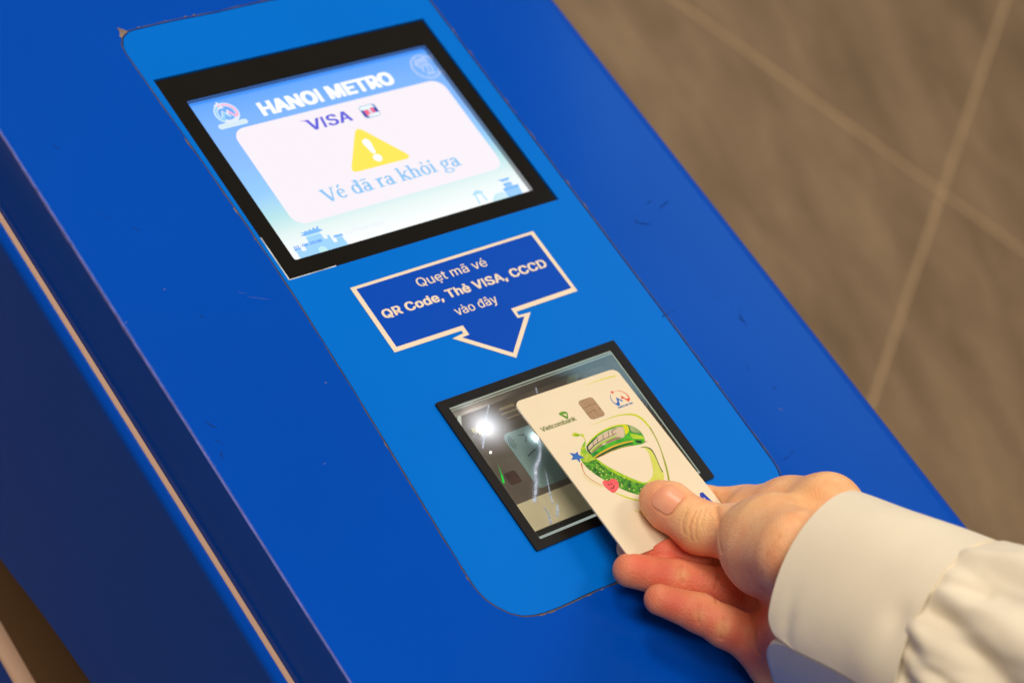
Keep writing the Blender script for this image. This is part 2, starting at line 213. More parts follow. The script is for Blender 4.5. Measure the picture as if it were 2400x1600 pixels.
def _area(lp): return sum(a[0]*b[1]-b[0]*a[1] for a, b in zip(lp, lp[1:]+lp[:1]))/2
def _inside(p, lp):
    c = False
    for a, b in zip(lp, lp[1:]+lp[:1]):
        if (a[1] > p[1]) != (b[1] > p[1]) and p[0] < (b[0]-a[0])*(p[1]-a[1])/(b[1]-a[1])+a[0]: c = not c
    return c
def glyph_sets(ch):
    adv, flat = GLYPHS[ch]
    lps = [[(f[i], f[i+1]) for i in range(0, len(f), 2)] for f in flat]
    if not lps: return adv, []
    big = max(lps, key=lambda l: abs(_area(l))); sg = _area(big) > 0
    outs = [l for l in lps if (_area(l) > 0) == sg]; ins = [l for l in lps if (_area(l) > 0) != sg]
    return adv, [[o]+[h for h in ins if _inside(h[0], o)] for o in outs]
def lettering(name, text, x0, x1, y, cap, z, m, parent, bold=0.0, boldy=0.0, track=0.0, shear=0.0):
    """text set from x0 to x1 on baseline y with capitals cap high (mm)"""
    H = max(GLYPHS['H'][1][0][1::2])
    sy = cap/H
    x = 0; items = []
    for ch in text:
        adv, sets = glyph_sets(ch)
        items.append((x, sets)); x += adv+track
    allx = [px+gx for gx, sets in items for s in sets for lp in s for px, _ in lp]
    mn, mx_ = min(allx), max(allx)
    sx = (x1-x0-bold)/(mx_-mn)
    g = Geo(); k = 0
    if bold > 0:
        offs = [(bold*i/4, boldy*j) for i in range(5) for j in ((-.5, .5) if boldy else (0,))]
    else: offs = [(0, 0)]
    for ox, oy in offs:
        for gx, sets in items:
            for s in sets:
                k += 1
                zz = z+0.0012*(k % 17)
                g.sheet([[(x0+ox+(px+gx-mn)*sx+shear*py*sy, y+oy+py*sy) for px, py in lp] for lp in s], zz)
    return g.build(name, m, parent)

SERIF = {
 'V': (.64, [('s', [(.06, .66), (.31, 0)], .11), ('s', [(.32, 0), (.56, .66)], .05), ('r', -.03, .625, .2, .66), ('r', .45, .625, .66, .66)]),
 'é': (.46, [('a', .23, .235, .2, .245, 22, 325, .1, .045), ('r', .05, .245, .41, .285), ('s', [(.19, .56), (.31, .69)], .07)]),
 'đ': (.54, [('a', .23, .235, .2, .245, 30, 330, .1, .045), ('r', .355, 0, .455, .7), ('r', .26, .665, .4, .7), ('r', .24, .565, .54, .605), ('r', .4, 0, .53, .035)]),
 'a': (.47, [('a', .185, .14, .16, .15, 20, 340, .09, .045), ('r', .29, 0, .39, .36), ('a', .225, .33, .165, .15, 0, 165, .1, .045), ('r', .35, 0, .47, .04)]),
 'r': (.39, [('r', .08, 0, .18, .47), ('r', 0, 0, .29, .035), ('r', 0, .435, .12, .47), ('s', [(.17, .34), (.25, .44), (.37, .435)], .075)]),
 'k': (.55, [('r', .08, 0, .18, .7), ('r', 0, 0, .27, .035), ('r', 0, .665, .14, .7), ('s', [(.17, .2), (.43, .46)], .05), ('s', [(.24, .28), (.46, 0)], .1), ('r', .34, .435, .53, .47), ('r', .35, 0, .56, .035)]),
 'h': (.56, [('r', .08, 0, .18, .7), ('r', 0, 0, .27, .035), ('r', 0, .665, .14, .7), ('a', .29, .32, .17, .15, 0, 150, .1, .045), ('r', .36, 0, .46, .33), ('r', .29, 0, .55, .035)]),
 'ỏ': (.5, [('a', .25, .235, .22, .25, 0, 359, .1, .045), ('s', [(.2, .64), (.27, .67), (.3, .62), (.24, .56)], .045)]),
 'i': (.29, [('r', .09, 0, .19, .47), ('r', 0, 0, .28, .035), ('r', 0, .435, .14, .47), ('c', .14, .62, .062)]),
 'g': (.5, [('a', .22, .3, .18, .17, 0, 359, .09, .045), ('a', .24, -.1, .24, .12, 0, 359, .06, .045), ('s', [(.13, .15), (.08, .08), (.15, .02)], .06), ('s', [(.34, .42), (.49, .45)], .06)]),
 ' ': (.27, []),
}
SERIF['ã'] = (.47, SERIF['a'][1]+[('s', [(.08, .57), (.17, .62), (.27, .575), (.36, .63)], .05)])
def serif_lettering(name, text, x0, x1, y, xh, z, m, parent, bold=0.0):
    X = 0; g = Geo(); tot = sum(SERIF[c][0] for c in text)
    sx = (x1-x0)/tot; sy = xh/0.47; k = 0
    for ch in text:
        adv, st = SERIF[ch]
        for s in st:
            if s[0] == 's': lps = [ribbon(s[1], s[2])]
            elif s[0] == 'r': lps = [rect(*s[1:])]
            elif s[0] == 'c': lps = [circle(s[1], s[2], s[3], 14)]
            else:
                _, cx, cy, rx, ry, t0, t1, tk, tn = s
                o = circle(cx, cy, rx, 28, ry, t0, t1+(t1-t0)/27); i = circle(cx, cy, rx-tk, 28, ry-tn, t0, t1+(t1-t0)/27)
                lps = [o+i[::-1]] 
            for lp in lps:
                k += 1
                for o_ in ((0,) if not bold else (-bold/2, bold/2)):
                    g.sheet([[(x0+(X+px)*sx+o_, y+py*sy) for px, py in lp]], z+0.0012*((2*k+(o_ > 0)) % 17))
        X += adv
    return g.build(name, m, parent)

# ------------------------------------------------------------------ materials
blue_paint = mat('blue_paint', lin(1, 73, 184), 0.2, 0.09, var=0.05, vscale=9, bump=0.05, bscale=450, rvar=0.06)
fascia_mat = mat('fascia_blue', lin(0, 109, 215), 0.28, 0.08, var=0.03, vscale=12, bump=0.015, bscale=1200)
sign_blue = mat('sign_blue', lin(4, 72, 188), 0.3, 0.13, var=0.03, vscale=20)
sign_white = mat('sign_white', lin(236, 218, 196), 0.45, 0.4, var=0.04, vscale=60)
trim_mat = mat('trim_metal', lin(206, 170, 146), 0.38, 0.5, var=0.12, vscale=30, stretch=(1, .05, 1))
seam_mat = mat('seam', lin(84, 80, 86), 0.8, 0.2, var=0.35, vscale=120)
seam_light = mat('worn_edge', lin(134, 116, 106), 0.8, 0.2, var=0.5, vscale=160)
groove_mat = mat('groove', lin(48, 50, 58), 0.8, 0.1)
black_gloss = mat('black_gloss', lin(14, 11, 10), 0.08, 0.5, var=0.2, vscale=30)
black_matt = mat('black_plastic', lin(26, 20, 17), 0.40, 0.2, var=0.2, vscale=80, bump=0.02, bscale=1500)
recess_mat = mat('recess', lin(92, 66, 34), 0.5, 0.3, var=0.2, vscale=10)
rubber = mat('scuff', lin(10, 58, 142), 0.8, 0.1)
chip_mat = mat('paint_chip', lin(84, 100, 168), 0.8, 0.1)

# ------------------------------------------------------------------ floor (structure): stone tiles and pale grout
FN = np.array((0, -0.258819, 0.965926)); FX = np.array((1314.0, 496.0, -851.0))
FU = np.array((0.611, -0.768, 0)); FU[2] = -FN[1]*FU[1]/FN[2]; FU /= np.linalg.norm(FU)
FV = np.cross(FN, FU)
if FV[0] < 0: FV = -FV
grout_mat = mat('grout', lin(200, 168, 132), 0.9, 0.2, var=0.1, vscale=20)
def tile_material():
    m = bpy.data.materials.new('floor_stone'); m.use_nodes = True
    nt = m.node_tree; b = nt.nodes['Principled BSDF']
    tc = nt.nodes.new('ShaderNodeTexCoord')
    oi = nt.nodes.new('ShaderNodeObjectInfo')
    vm = nt.nodes.new('ShaderNodeVectorMath'); vm.operation = 'ADD'
    sc = nt.nodes.new('ShaderNodeVectorMath'); sc.operation = 'SCALE'; sc.inputs['Scale'].default_value = 1.0
    cb = nt.nodes.new('ShaderNodeCombineXYZ')
    mlt = nt.nodes.new('ShaderNodeMath'); mlt.operation = 'MULTIPLY'; mlt.inputs[1].default_value = 17.0
    nt.links.new(oi.outputs['Random'], mlt.inputs[0]); nt.links.new(mlt.outputs[0], cb.inputs[0])
    mp = nt.nodes.new('ShaderNodeMapping')
    mp.inputs['Rotation'].default_value = (0, 0, math.radians(36)); 
    mp2 = nt.nodes.new('ShaderNodeMapping'); mp2.inputs['Scale'].default_value = (2.4, 6.5, 2)
    nt.links.new(tc.outputs['Object'], vm.inputs[0]); nt.links.new(cb.outputs[0], vm.inputs[1])
    nt.links.new(vm.outputs[0], mp.inputs[0]); nt.links.new(mp.outputs[0], mp2.inputs[0])
    n = nt.nodes.new('ShaderNodeTexNoise'); n.inputs['Scale'].default_value = 2.2; n.inputs['Detail'].default_value = 7
    n.inputs['Roughness'].default_value = 0.66; n.inputs['Distortion'].default_value = 0.25
    nt.links.new(mp2.outputs[0], n.inputs['Vector'])
    cr = nt.nodes.new('ShaderNodeValToRGB')
    cr.color_ramp.elements[0].position = 0.34; cr.color_ramp.elements[0].color = lin(132, 108, 83)
    cr.color_ramp.elements[1].position = 0.66; cr.color_ramp.elements[1].color = lin(166, 138, 107)
    nt.links.new(n.outputs[0], cr.inputs[0]); nt.links.new(cr.outputs[0], b.inputs['Base Color'])
    b.inputs['Roughness'].default_value = 0.5; b.inputs['Specular IOR Level'].default_value = 0.3
    return m
tile_mat = tile_material()
fl = link_mesh('floor', [tuple(FX+FU*a+FV*b-FN*1.2) for a, b in ((-9000, -9000), (9000, -9000), (9000, 9000), (-9000, 9000))], [(0, 1, 2, 3)], grout_mat)
fl['kind'] = 'structure'
TS = 600.0; gp = 2.9
tg = Geo(); hx = TS/2-gp
tg.solid([rrect(-hx, -hx, hx, hx, 2, 2)], -6.0, -0.5)
tg.solid([rrect(-hx+0.8, -hx+0.8, hx-0.8, hx-0.8, 2, 2)], -0.5, 0.0)
tile0 = tg.build('tile', tile_mat, fl)
Mt = Matrix(((FU[0], FV[0], FN[0], 0), (FU[1], FV[1], FN[1], 0), (FU[2], FV[2], FN[2], 0), (0, 0, 0, 1)))
first = True
for i in range(-3, 3):
    for j in range(-3, 2):
        t = tile0 if first else tile0.copy()
        if not first: COL.objects.link(t); t.parent = fl
        first = False
        c = (FX+FU*(i+.5)*TS+FV*(j+.5)*TS)*MM
        t.matrix_local = Matrix.Translation(Vector(c)) @ Mt

# ------------------------------------------------------------------ the ticket gate
gate = empty('ticket_gate', 'blue ticket gate with lit screen, arrow sign and glass card reader on top', 'ticket gate')
Y0, Y1 = -430.0, 640.0
def fascia_outline(e=0.0, ws=0.0, seed=1):
    rnd = random.Random(seed)
    L = [(-78.2, 249), (-77.2, 200), (-76.2, 150), (-76.4, 105), (-78.2, 60), (-80.4, 15.7), (-82.4, -20), (-83.2, -40)]
    P = []
    # left side downwards, bottom-left corner, bottom, bottom-right corner, right side upwards, top corners
    for a, b in zip(L[:-1], L[1:]):
        for k in range(6): P.append((a[0]+(b[0]-a[0])*k/6, a[1]+(b[1]-a[1])*k/6))
    P.append(L[-1])
    P += [(-83.0, -44), (-81.9, -48.5), (-79.6, -53), (-76.4, -57.2), (-72.4, -60.3), (-67.5, -62), (-62, -62.8)]
    for k in range(1, 24): P.append((-62+k*5.1, -62.9-0.2*math.sin(k)))
    P += [(61, -62.6), (67, -61.6), (72.4, -59), (77, -55), (80, -50), (81.6, -45), (82, -40)]
    Rr = [(82, -40), (82.6, -12), (83.2, 40), (83.6, 110), (84, 180), (84.3, 249)]
    for a, b in zip(Rr[:-1], Rr[1:]):
        for k in range(9): P.append((a[0]+(b[0]-a[0])*(k+1)/9, a[1]+(b[1]-a[1])*(k+1)/9))
    P += [(83.6, 253.6), (81.4, 258), (77.6, 260.8), (73, 261.5)]
    for k in range(1, 30): P.append((73-k*4.85, 261.5-0.2*math.sin(k*.7)))
    P += [(-71, 260.9), (-75, 258.4), (-77.4, 254.2), (-78.1, 251)]
    Q = []
    n = len(P)
    for i, p in enumerate(P):
        a, b = P[i-1], P[(i+1) % n]
        dx, dy = b[0]-a[0], b[1]-a[1]; l = math.hypot(dx, dy) or 1
        d = e+ws*(rnd.random()-.5)
        Q.append((p[0]+dy/l*d, p[1]-dx/l*d))
    return Q
# top skin with the cut-out for the fascia
hs = Geo()
hole = fascia_outline(0.45)
hs.sheet([rect(-152, Y0, 145.5, Y1), hole], 0.0)
n = len(hole)
prof = []
for i in range(9):
    t = math.radians(90*i/8); prof.append((145.5+12*math.sin(t), -12+12*math.cos(t)))
prof += [(157.5, -40), (157.5, -1130)]
vs = [(x, y, z) for (x, z) in prof for y in (Y0, Y1)]
hs.add(vs, [(2*i, 2*i+2, 2*i+3, 2*i+1) for i in range(len(prof)-1)])
prof = []
for i in range(9):
    t = math.radians(90*i/8); prof.append((-152-1.5*math.sin(t), -1.5+1.5*math.cos(t)))
prof += [(-153.5, -34.4)]
vs = [(x, y, z) for (x, z) in prof for y in (Y0, Y1)]
hs.add(vs, [(2*i, 2*i+1, 2*i+3, 2*i+2) for i in range(len(prof)-1)])
# end walls
for yy, fl_ in ((Y0, 0), (Y1, 1)):
    vs = [(-153.5, yy, -1130), (157.5, yy, -1130), (157.5, yy, -12), (145.5, yy, 0), (-152, yy, 0), (-153.5, yy, -1.5)]
    hs.add(vs, [(0, 1, 2, 3, 4, 5) if not fl_ else (5, 4, 3, 2, 1, 0)])
# inner wall of the cut-out
hs.add([(p[0], p[1], 0) for p in hole]+[(p[0], p[1], -2.0) for p in hole], [(i, (i+1) % n, n+(i+1) % n, n+i) for i in range(n)])
housing = hs.build('housing', blue_paint, gate)
bm = bmesh.new(); bm.from_mesh(housing.data); bmesh.ops.remove_doubles(bm, verts=bm.verts, dist=1e-6)
bm.to_mesh(housing.data); bm.free()
housing.data.polygons.foreach_set('use_smooth', [True]*len(housing.data.polygons))
md = housing.modifiers.new('sharp', 'EDGE_SPLIT'); md.split_angle = math.radians(35)

# groove floor and the worn, frayed edge round the fascia
Geo().sheet([fascia_outline(3.0), fascia_outline(-3.0)], -1.6).build('groove', groove_mat, gate)
Geo().sheet([fascia_outline(0.85, 0.45, 3), fascia_outline(0.42, 0.12, 4)], 0.06).build('worn_edge', seam_mat, gate)
g = Geo()
rnd = random.Random(5); O1 = fascia_outline(1.1); 
for i in range(len(O1)):
    if rnd.random() < 0.2:
        p = O1[i]; q = O1[(i+1) % len(O1)]
        ln = math.hypot(q[0]-p[0], q[1]-p[1])
        if ln > 12: continue
        a, b = rnd.random()*.5, .5+rnd.random()*.5
        P = [(p[0]+(q[0]-p[0])*t, p[1]+(q[1]-p[1])*t) for t in np.linspace(a, b, 5)]
        Geo().sheet([ribbon(P, [0.1, 0.15+rnd.random()*.35, 0.2+rnd.random()*.35, 0.15+rnd.random()*.3, 0.1])], 0.10+0.002*(i % 9)).build('paint_flake', seam_light, gate)
# the lifted flake at the far left corner
g.sheet([[(-74.9, 264.6), (-72.3, 262.4), (-71.2, 261.2), (-73.8, 260.2), (-76.0, 258.4), (-76.4, 259.6), (-75.2, 261.6)]], 0.13)
g.build('paint_flake', seam_light, gate)
# fascia plate with its two windows
SCR_HOLE = rect(-74.6, 115.2, 74.3, 232.4)
RD_HOLE = rect(-46.2, -35.4, 46.2, 35.4)
fas = Geo().solid([fascia_outline(0.0), SCR_HOLE, RD_HOLE], -3.0, -0.15).build('fascia_panel', fascia_mat, gate)

# left flank: ledge with metal trim, lower panel, recess
g = Geo()
pr_ = [(-153.6, -34.6), (-155.3, -34.7), (-155.7, -35.2)]
g.add([(x, y, z) for x, z in pr_ for y in (Y0, Y1)], [(0, 1, 3, 2), (2, 3, 5, 4)])
g.build('trim_strip', trim_mat, gate)
g = Geo()
pr_ = [(-155.7, -35.2), (-158.0, -35.9), (-159.2, -37.2), (-159.5, -38.8), (-159.5, -40.5)]
g.add([(x, y, z) for x, z in pr_ for y in (Y0, Y1)], [(2*i, 2*i+1, 2*i+3, 2*i+2) for i in range(4)])
lip = g.build('ledge_lip', blue_paint, gate, True)
BOT = [(Y1, -300), (420, -256), (300, -224), (220, -207), (139, -195), (97, -185), (51, -177), (0, -170), (-60, -163), (-140, -157), (-260, -152), (Y0, -150)]
BOT = sorted(spline(BOT, 5), key=lambda p: p[0])
g = Geo(); nb = len(BOT)
vs = [(-159.5, y, -40.5) for y, z in BOT]+[(-159.5, y, z) for y, z in BOT]+[(-151.0, y, z-2) for y, z in BOT]
g.add(vs, [(i, nb+i, nb+i+1, i+1) for i in range(nb-1)]+[(nb+i, 2*nb+i, 2*nb+i+1, nb+i+1) for i in range(nb-1)])
g.build('side_panel', blue_paint, gate)
g = Geo(); g.add([(-151, Y0, -140), (-151, Y1, -140), (-151, Y1, -310), (-151, Y0, -310)], [(0, 3, 2, 1)])
g.build('recess_panel', recess_mat, gate)
g = Geo(); pr_ = [(-151, -248.0), (-158.6, -248.6), (-159.6, -250.0)]
g.add([(x, y, z) for x, z in pr_ for y in (Y0, Y1)], [(0, 1, 3, 2), (2, 3, 5, 4)])
g.build('trim_strip', trim_mat, gate)
g = Geo(); g.add([(-159.6, Y0, -250), (-159.6, Y1, -250), (-159.6, Y1, -1130), (-159.6, Y0, -1130)], [(0, 3, 2, 1)])
g.build('side_panel', blue_paint, gate)

g = Geo(); r_ = random.Random(11); ys = np.linspace(-60, 330, 70)  # highlight along the left edge, painted as a lighter blue strip
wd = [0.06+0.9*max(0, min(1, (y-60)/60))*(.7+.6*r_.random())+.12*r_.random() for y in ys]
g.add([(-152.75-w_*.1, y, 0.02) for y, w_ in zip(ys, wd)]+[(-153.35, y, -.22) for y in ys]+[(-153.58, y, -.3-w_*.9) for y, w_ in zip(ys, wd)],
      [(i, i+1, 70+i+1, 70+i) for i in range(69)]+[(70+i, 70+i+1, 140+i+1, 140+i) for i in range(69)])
g.build('edge_highlight', mat('edge_highlight', lin(96, 104, 186), 0.6, 0.3, var=0.3, vscale=200), gate)
# scuffs and chips on the paint
def blob(cx, cy, rx, ry, rot, seed, n=22):
    r_ = random.Random(seed); c, s = math.cos(math.radians(rot)), math.sin(math.radians(rot)); P = []
    for i in range(n):
        t = 2*math.pi*i/n; k = 0.55+0.9*r_.random()
        x, y = rx*k*math.cos(t), ry*k*math.sin(t); P.append((cx+x*c-y*s, cy+x*s+y*c))
    return P
k = 0
for (cx, cy, rx, ry, rot, n_) in ((107, 89.5, 3.4, .6, -28, 4), (105, 93, 1.8, .35, 40, 3), (123, 95.5, 4.0, .5, 12, 5), (119.5, 100, 3.4, .4, 10, 3), (86.5, 42.5, 3.6, .45, 6, 4), (119.4, 26, 2.2, .8, 70, 5),
        (121, 30, 2.8, .35, 35, 3), (116, 41.5, 3.2, .3, 12, 2), (110, -9.5, 1.1, .7, 30, 2), (93, -41.5, 3.6, .35, 18, 4), (103, 3, 2.4, .25, 30, 2),
        (-143.4, 61.2, 2.6, .55, -50, 4), (-147, 48.5, 1.8, .7, 60, 4), (-144.5, 54, 2.2, .4, -40, 3), (-119.7, 110.8, 1.1, .7, 0, 2), (-136, 212, 3.2, .25, -55, 2), (-132, 168, 3.4, .25, -52, 3), (-124, 160, 3.0, .2, -52, 2)):
    g = Geo(); r_ = random.Random(k)
    for q in range(n_):
        dx = (r_.random()-.5)*rx*2.2
        c, s = math.cos(math.radians(rot)), math.sin(math.radians(rot))
        dy = (r_.random()-.5)*ry*2.5
        sc = .25+.6*r_.random()
        g.sheet([blob(cx+dx*c-dy*s, cy+dx*s+dy*c, rx*sc*.7, ry*sc, rot+r_.uniform(-14, 14), k*31+q)], 0.03+0.002*q)
    g.build('scuff', rubber, gate); k += 1
for (cx, cy, rx, ry, rot) in ((-92, 111, 5.0, .09, -28), (-98, 116, 2, .07, -30), (104.5, -20.5, 1.2, .25, -50), (-151.5, 118, .9, .2, 40), (-88, 64, .5, .35, 0), (-110, 30, .4, .3, 0), (-128, 128, .5, .3, 20)):
    Geo().sheet([blob(cx, cy, rx, ry, rot, k)], 0.04).build('scratch', chip_mat, gate); k += 1

# ------------------------------------------------------------------ display
bz = Geo()
BZI = rrect(-65.7, 124.3, 66.3, 218.0, 1.0, 3)
bz.solid([rect(-74.2, 115.6, 73.9, 232.0), BZI], -7.0, -1.0)
bezel = bz.build('display_bezel', black_gloss, gate)
md = bezel.modifiers.new('bevel', 'BEVEL'); md.width = 0.0004; md.segments = 2; md.limit_method = 'ANGLE'
g = Geo(); BW = rrect(-65.5, 124.5, 66.1, 217.8, 1.0, 3); nb_ = len(BW)
g.add([(p[0], p[1], -1.25) for p in BW]+[(p[0], p[1], -3.9) for p in BW], [(i, (i+1) % nb_, nb_+(i+1) % nb_, nb_+i) for i in range(nb_)])
g.build('bezel_wall', mat('bezel_wall', lin(150, 148, 152), 0.12, 0.5, metal=0.85), bezel)
glass_edge_painted_light = mat('glass_edge_painted_light', lin(214, 222, 224), 0.25, 0.6, var=0.5, vscale=90)  # near-white colour stands in for light caught by the glass edge
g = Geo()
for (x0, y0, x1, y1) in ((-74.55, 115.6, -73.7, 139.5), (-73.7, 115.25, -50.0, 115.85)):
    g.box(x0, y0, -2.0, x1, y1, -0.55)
g.build('glass_edge_painted_light', glass_edge_painted_light, bezel)
SZ = -3.7
X = lambda x: x-1.87
Yv = lambda y: y-1.19
def P2(pts): return [(X(x), Yv(y)) for x, y in pts]
# the picture the panel shows: a blue field that pales to white at the bottom
def screen_material():
    m = bpy.data.materials.new('screen_picture'); m.use_nodes = True
    nt = m.node_tree; b = nt.nodes['Principled BSDF']
    b.inputs['Base Color'].default_value = (0.01, 0.01, 0.012, 1); b.inputs['Roughness'].default_value = 0.2
    tc = nt.nodes.new('ShaderNodeTexCoord'); sp = nt.nodes.new('ShaderNodeSeparateXYZ')
    nt.links.new(tc.outputs['Generated'], sp.inputs[0])
    cr = nt.nodes.new('ShaderNodeValToRGB'); nt.links.new(sp.outputs['Y'], cr.inputs[0])
    e = cr.color_ramp.elements
    e[0].position = 0.06; e[0].color = lin(250, 254, 255)
    e[1].position = 1.0; e[1].color = lin(108, 172, 255)
    for pos, c in ((0.16, (232, 247, 245)), (0.27, (188, 232, 238)), (0.42, (150, 206, 255)), (0.62, (138, 190, 255)), (0.86, (122, 180, 255)), (0.975, (100, 168, 255)), (0.993, (40, 140, 255))):
        q = e.new(pos); q.color = lin(*c)
    nt.links.new(cr.outputs[0], b.inputs['Emission Color']); b.inputs['Emission Strength'].default_value = 1.0
    return m
disp = Geo().sheet([rect(-68.0, 123.4, 66.15, 218.0)], SZ).build('display_screen', screen_material(), gate)
E = lambda r, g_, b, s=1.0: emit('screen_%d_%d_%d' % (r, g_, b), lin(r, g_, b), s)
e_card = E(250, 242, 249); e_white = E(255, 255, 255, 1.05)
Geo().sheet([rrect(X(-51.2), Yv(143.2), X(64.8), Yv(199.9), 6.5)], SZ+.05).build('message_card', e_card, disp)
lettering('title_lettering', 'HANOI METRO', X(-31.6), X(41.9), Yv(203.5), 7.1, SZ+.06, e_white, disp, bold=1.25, boldy=0.8, track=3)
e_visa = E(96, 96, 222)
lettering('scheme_lettering', 'VISA', X(-15.2), X(8.4), Yv(189.2), 6.0, SZ+.10, e_visa, disp, bold=0.75, boldy=.15, track=10, shear=.12)
g = Geo().sheet([[(X(-17.2), Yv(195.9)), (X(-12.6), Yv(195.5)), (X(-13.6), Yv(194.2))]], SZ+.10); g.build('scheme_swash', E(176, 150, 230), disp)
# little card icon
g = Geo().sheet([rrect(X(14.6), Yv(188.2), X(23.6), Yv(195.5), 1.4, 4)], SZ+.08); g.build('icon_back', E(120, 150, 205), disp)
Geo().sheet([rrect(X(14.95), Yv(193.0), X(22.4), Yv(195.2), 1.0, 4)], SZ+.10).sheet([rrect(X(17.0), Yv(188.5), X(23.3), Yv(190.4), .8, 4)], SZ+.10).build('icon_band', E(238, 252, 255), disp)
Geo().sheet([rect(X(14.9), Yv(189.3), X(23.3), Yv(192.9))], SZ+.09).build('icon_blue', E(62, 66, 170), disp)
Geo().sheet([rect(X(16.3), Yv(189.6), X(18.6), Yv(192.9))], SZ+.10).sheet([rect(X(20.1), Yv(190.5), X(21.7), Yv(193.6))], SZ+.105).build('icon_red', E(246, 110, 140), disp)
Geo().sheet([rect(X(18.6), Yv(190.0), X(20.0), Yv(193.0))], SZ+.11).build('icon_pale', E(236, 214, 238), disp)
# warning triangle
def rounded_poly(V, r, n=6):
    out = []; m = len(V)
    for i in range(m):
        p = np.array(V[i], float); a = np.array(V[i-1], float)-p; b = np.array(V[(i+1) % m], float)-p
        a /= np.linalg.norm(a); b /= np.linalg.norm(b)
        for t in np.linspace(0, 1, n+1):
            s = p+a*r; e = p+b*r
            out.append(tuple((1-t)**2*s+2*t*(1-t)*p+t*t*e))
    return out
TR = rounded_poly([(X(7.2), Yv(185.7)), (X(-10.6), Yv(161.9)), (X(24.0), Yv(161.5))], 4.5)
if _area(TR) < 0: TR = TR[::-1]
Geo().sheet([TR], SZ+.10).build('warning_triangle', E(255, 234, 88), disp)
Geo().sheet([ribbon([(X(6.7), Yv(177.6)), (X(6.75), Yv(177.2)), (X(6.9), Yv(175.6)), (X(7.0), Yv(170.0)), (X(7.0), Yv(169.2)), (X(7.0), Yv(169.0))], [1.6, 3.2, 4.1, 2.3, 1.8, 1.0])], SZ+.12).sheet([circle(X(7.0), Yv(166.2), 2.2, 20)], SZ+.12).build('exclamation_mark', e_white, disp)
e_txt = E(142, 200, 246)
serif_lettering('message_lettering', 'Vé đã ra khỏi ga', X(-30.4), X(44.6), Yv(150.6), 5.1, SZ+.10, e_txt, disp, bold=.3)
# round metro emblem at the left
def metro_emblem(gx, gy, r, z, blue, red, parent, glow=None):
    f = lambda P: [(gx+r*x, gy+r*y) for x, y in P]
    arc = lambda t0, t1, n=20: [(math.cos(math.radians(t0+(t1-t0)*i/n)), math.sin(math.radians(t0+(t1-t0)*i/n))) for i in range(n+1)]
    Mb = [(-.89, -.46), (-.54, -.30), (-.32, .28), (.12, -.42), (-.08, -.42), (-.25, -.10), (-.53, -.78)]
    Mr = [(.31, .28), (.60, -.30), (.97, -.36), (.66, -.74), (.36, -.16), (.10, -.14)]
    if glow is not None:
        g = Geo().sheet([f([(x*1.22, y*1.22) for x, y in arc(0, 360, 36)[:-1]]), f([(x*.82, y*.82) for x, y in arc(0, 360, 36)[:-1]])], z-.02)
        for q, (Q, cx, cy) in enumerate(((Mb, -.25, -.25), (Mr, .55, -.2))):
            g.sheet([f([(cx+(x-cx)*1.45, cy+(y-cy)*1.28) for x, y in Q])], z-.018+.004*q)
        g.sheet([f(star(-.30, .95, .52, .3))], z-.006)
        g.build('emblem_glow', glow, parent)
    w = .20 if glow is not None else .05
    n_ = 20
    ws = [(w*.4+.13*i/n_ if glow is None else w)*r for i in range(n_+1)]
    Geo().sheet([ribbon(f(arc(118, 232)), ws)], z).sheet([f(Mb)], z+.003).build('emblem_blue', blue, parent)
    Geo().sheet([ribbon(f(arc(92, -32)), ws)], z+.001).sheet([f(Mr)], z+.004).sheet([f(star(-.30, .96, .24 if glow is None else .2, .1))], z+.005).build('emblem_red', red, parent)
metro_emblem(X(-47.6), Yv(209.6), 4.9, SZ+.10, E(150, 212, 250), E(255, 178, 214), disp, glow=E(226, 240, 255))
Geo().sheet([rrect(X(-55.6), Yv(201.6), X(-40.6), Yv(204.4), 1.3, 5)], SZ+.09).build('emblem_bar', E(222, 240, 250), disp)
lettering('emblem_lettering', 'HANOI METRO', X(-54.4), X(-41.8), Yv(202.4), 1.1, SZ+.11, E(196, 228, 244), disp)
# pale city seal at the right
e_seal = E(190, 212, 255); g = Geo()
cx, cy = X(62.2), Yv(208.4)
def clipx(P, xm): return [(min(x, xm), y) for x, y in P]
for ro, ri in ((7.6, 7.0), (6.5, 6.2)):
    g.sheet([clipx(circle(cx, cy, ro, 40), 66.1)+clipx(circle(cx, cy, ri, 40), 66.1)[::-1]], SZ+.06)
for i, (yy, x0, x1, wd) in enumerate(((4.4, -2, 3.4, .5), (3.2, -4.2, 3.4, .9), (1.6, -4.6, 3.4, .8), (.4, -4, 3.4, .5), (-1.2, -2.8, -1.9, 2.6), (-1.2, .2, 1.0, 2.6), (-1.2, 2.4, 3.2, 2.6), (-3.2, -1.6, 3.0, .5), (-4.4, -1.6, 3.0, .8))):
    g.sheet([rect(cx+x0, cy+yy-wd/2, cx+x1, cy+yy+wd/2)], SZ+.061+.001*i)
g.sheet([[(cx-4.8, cy+2.0), (cx-3.2, cy+5.0), (cx+2.5, cy+5.6), (cx+3.4, cy+4.8), (cx-2.6, cy+4.4), (cx-3.8, cy+2)]], SZ+.075)
g.build('city_seal', e_seal, disp)
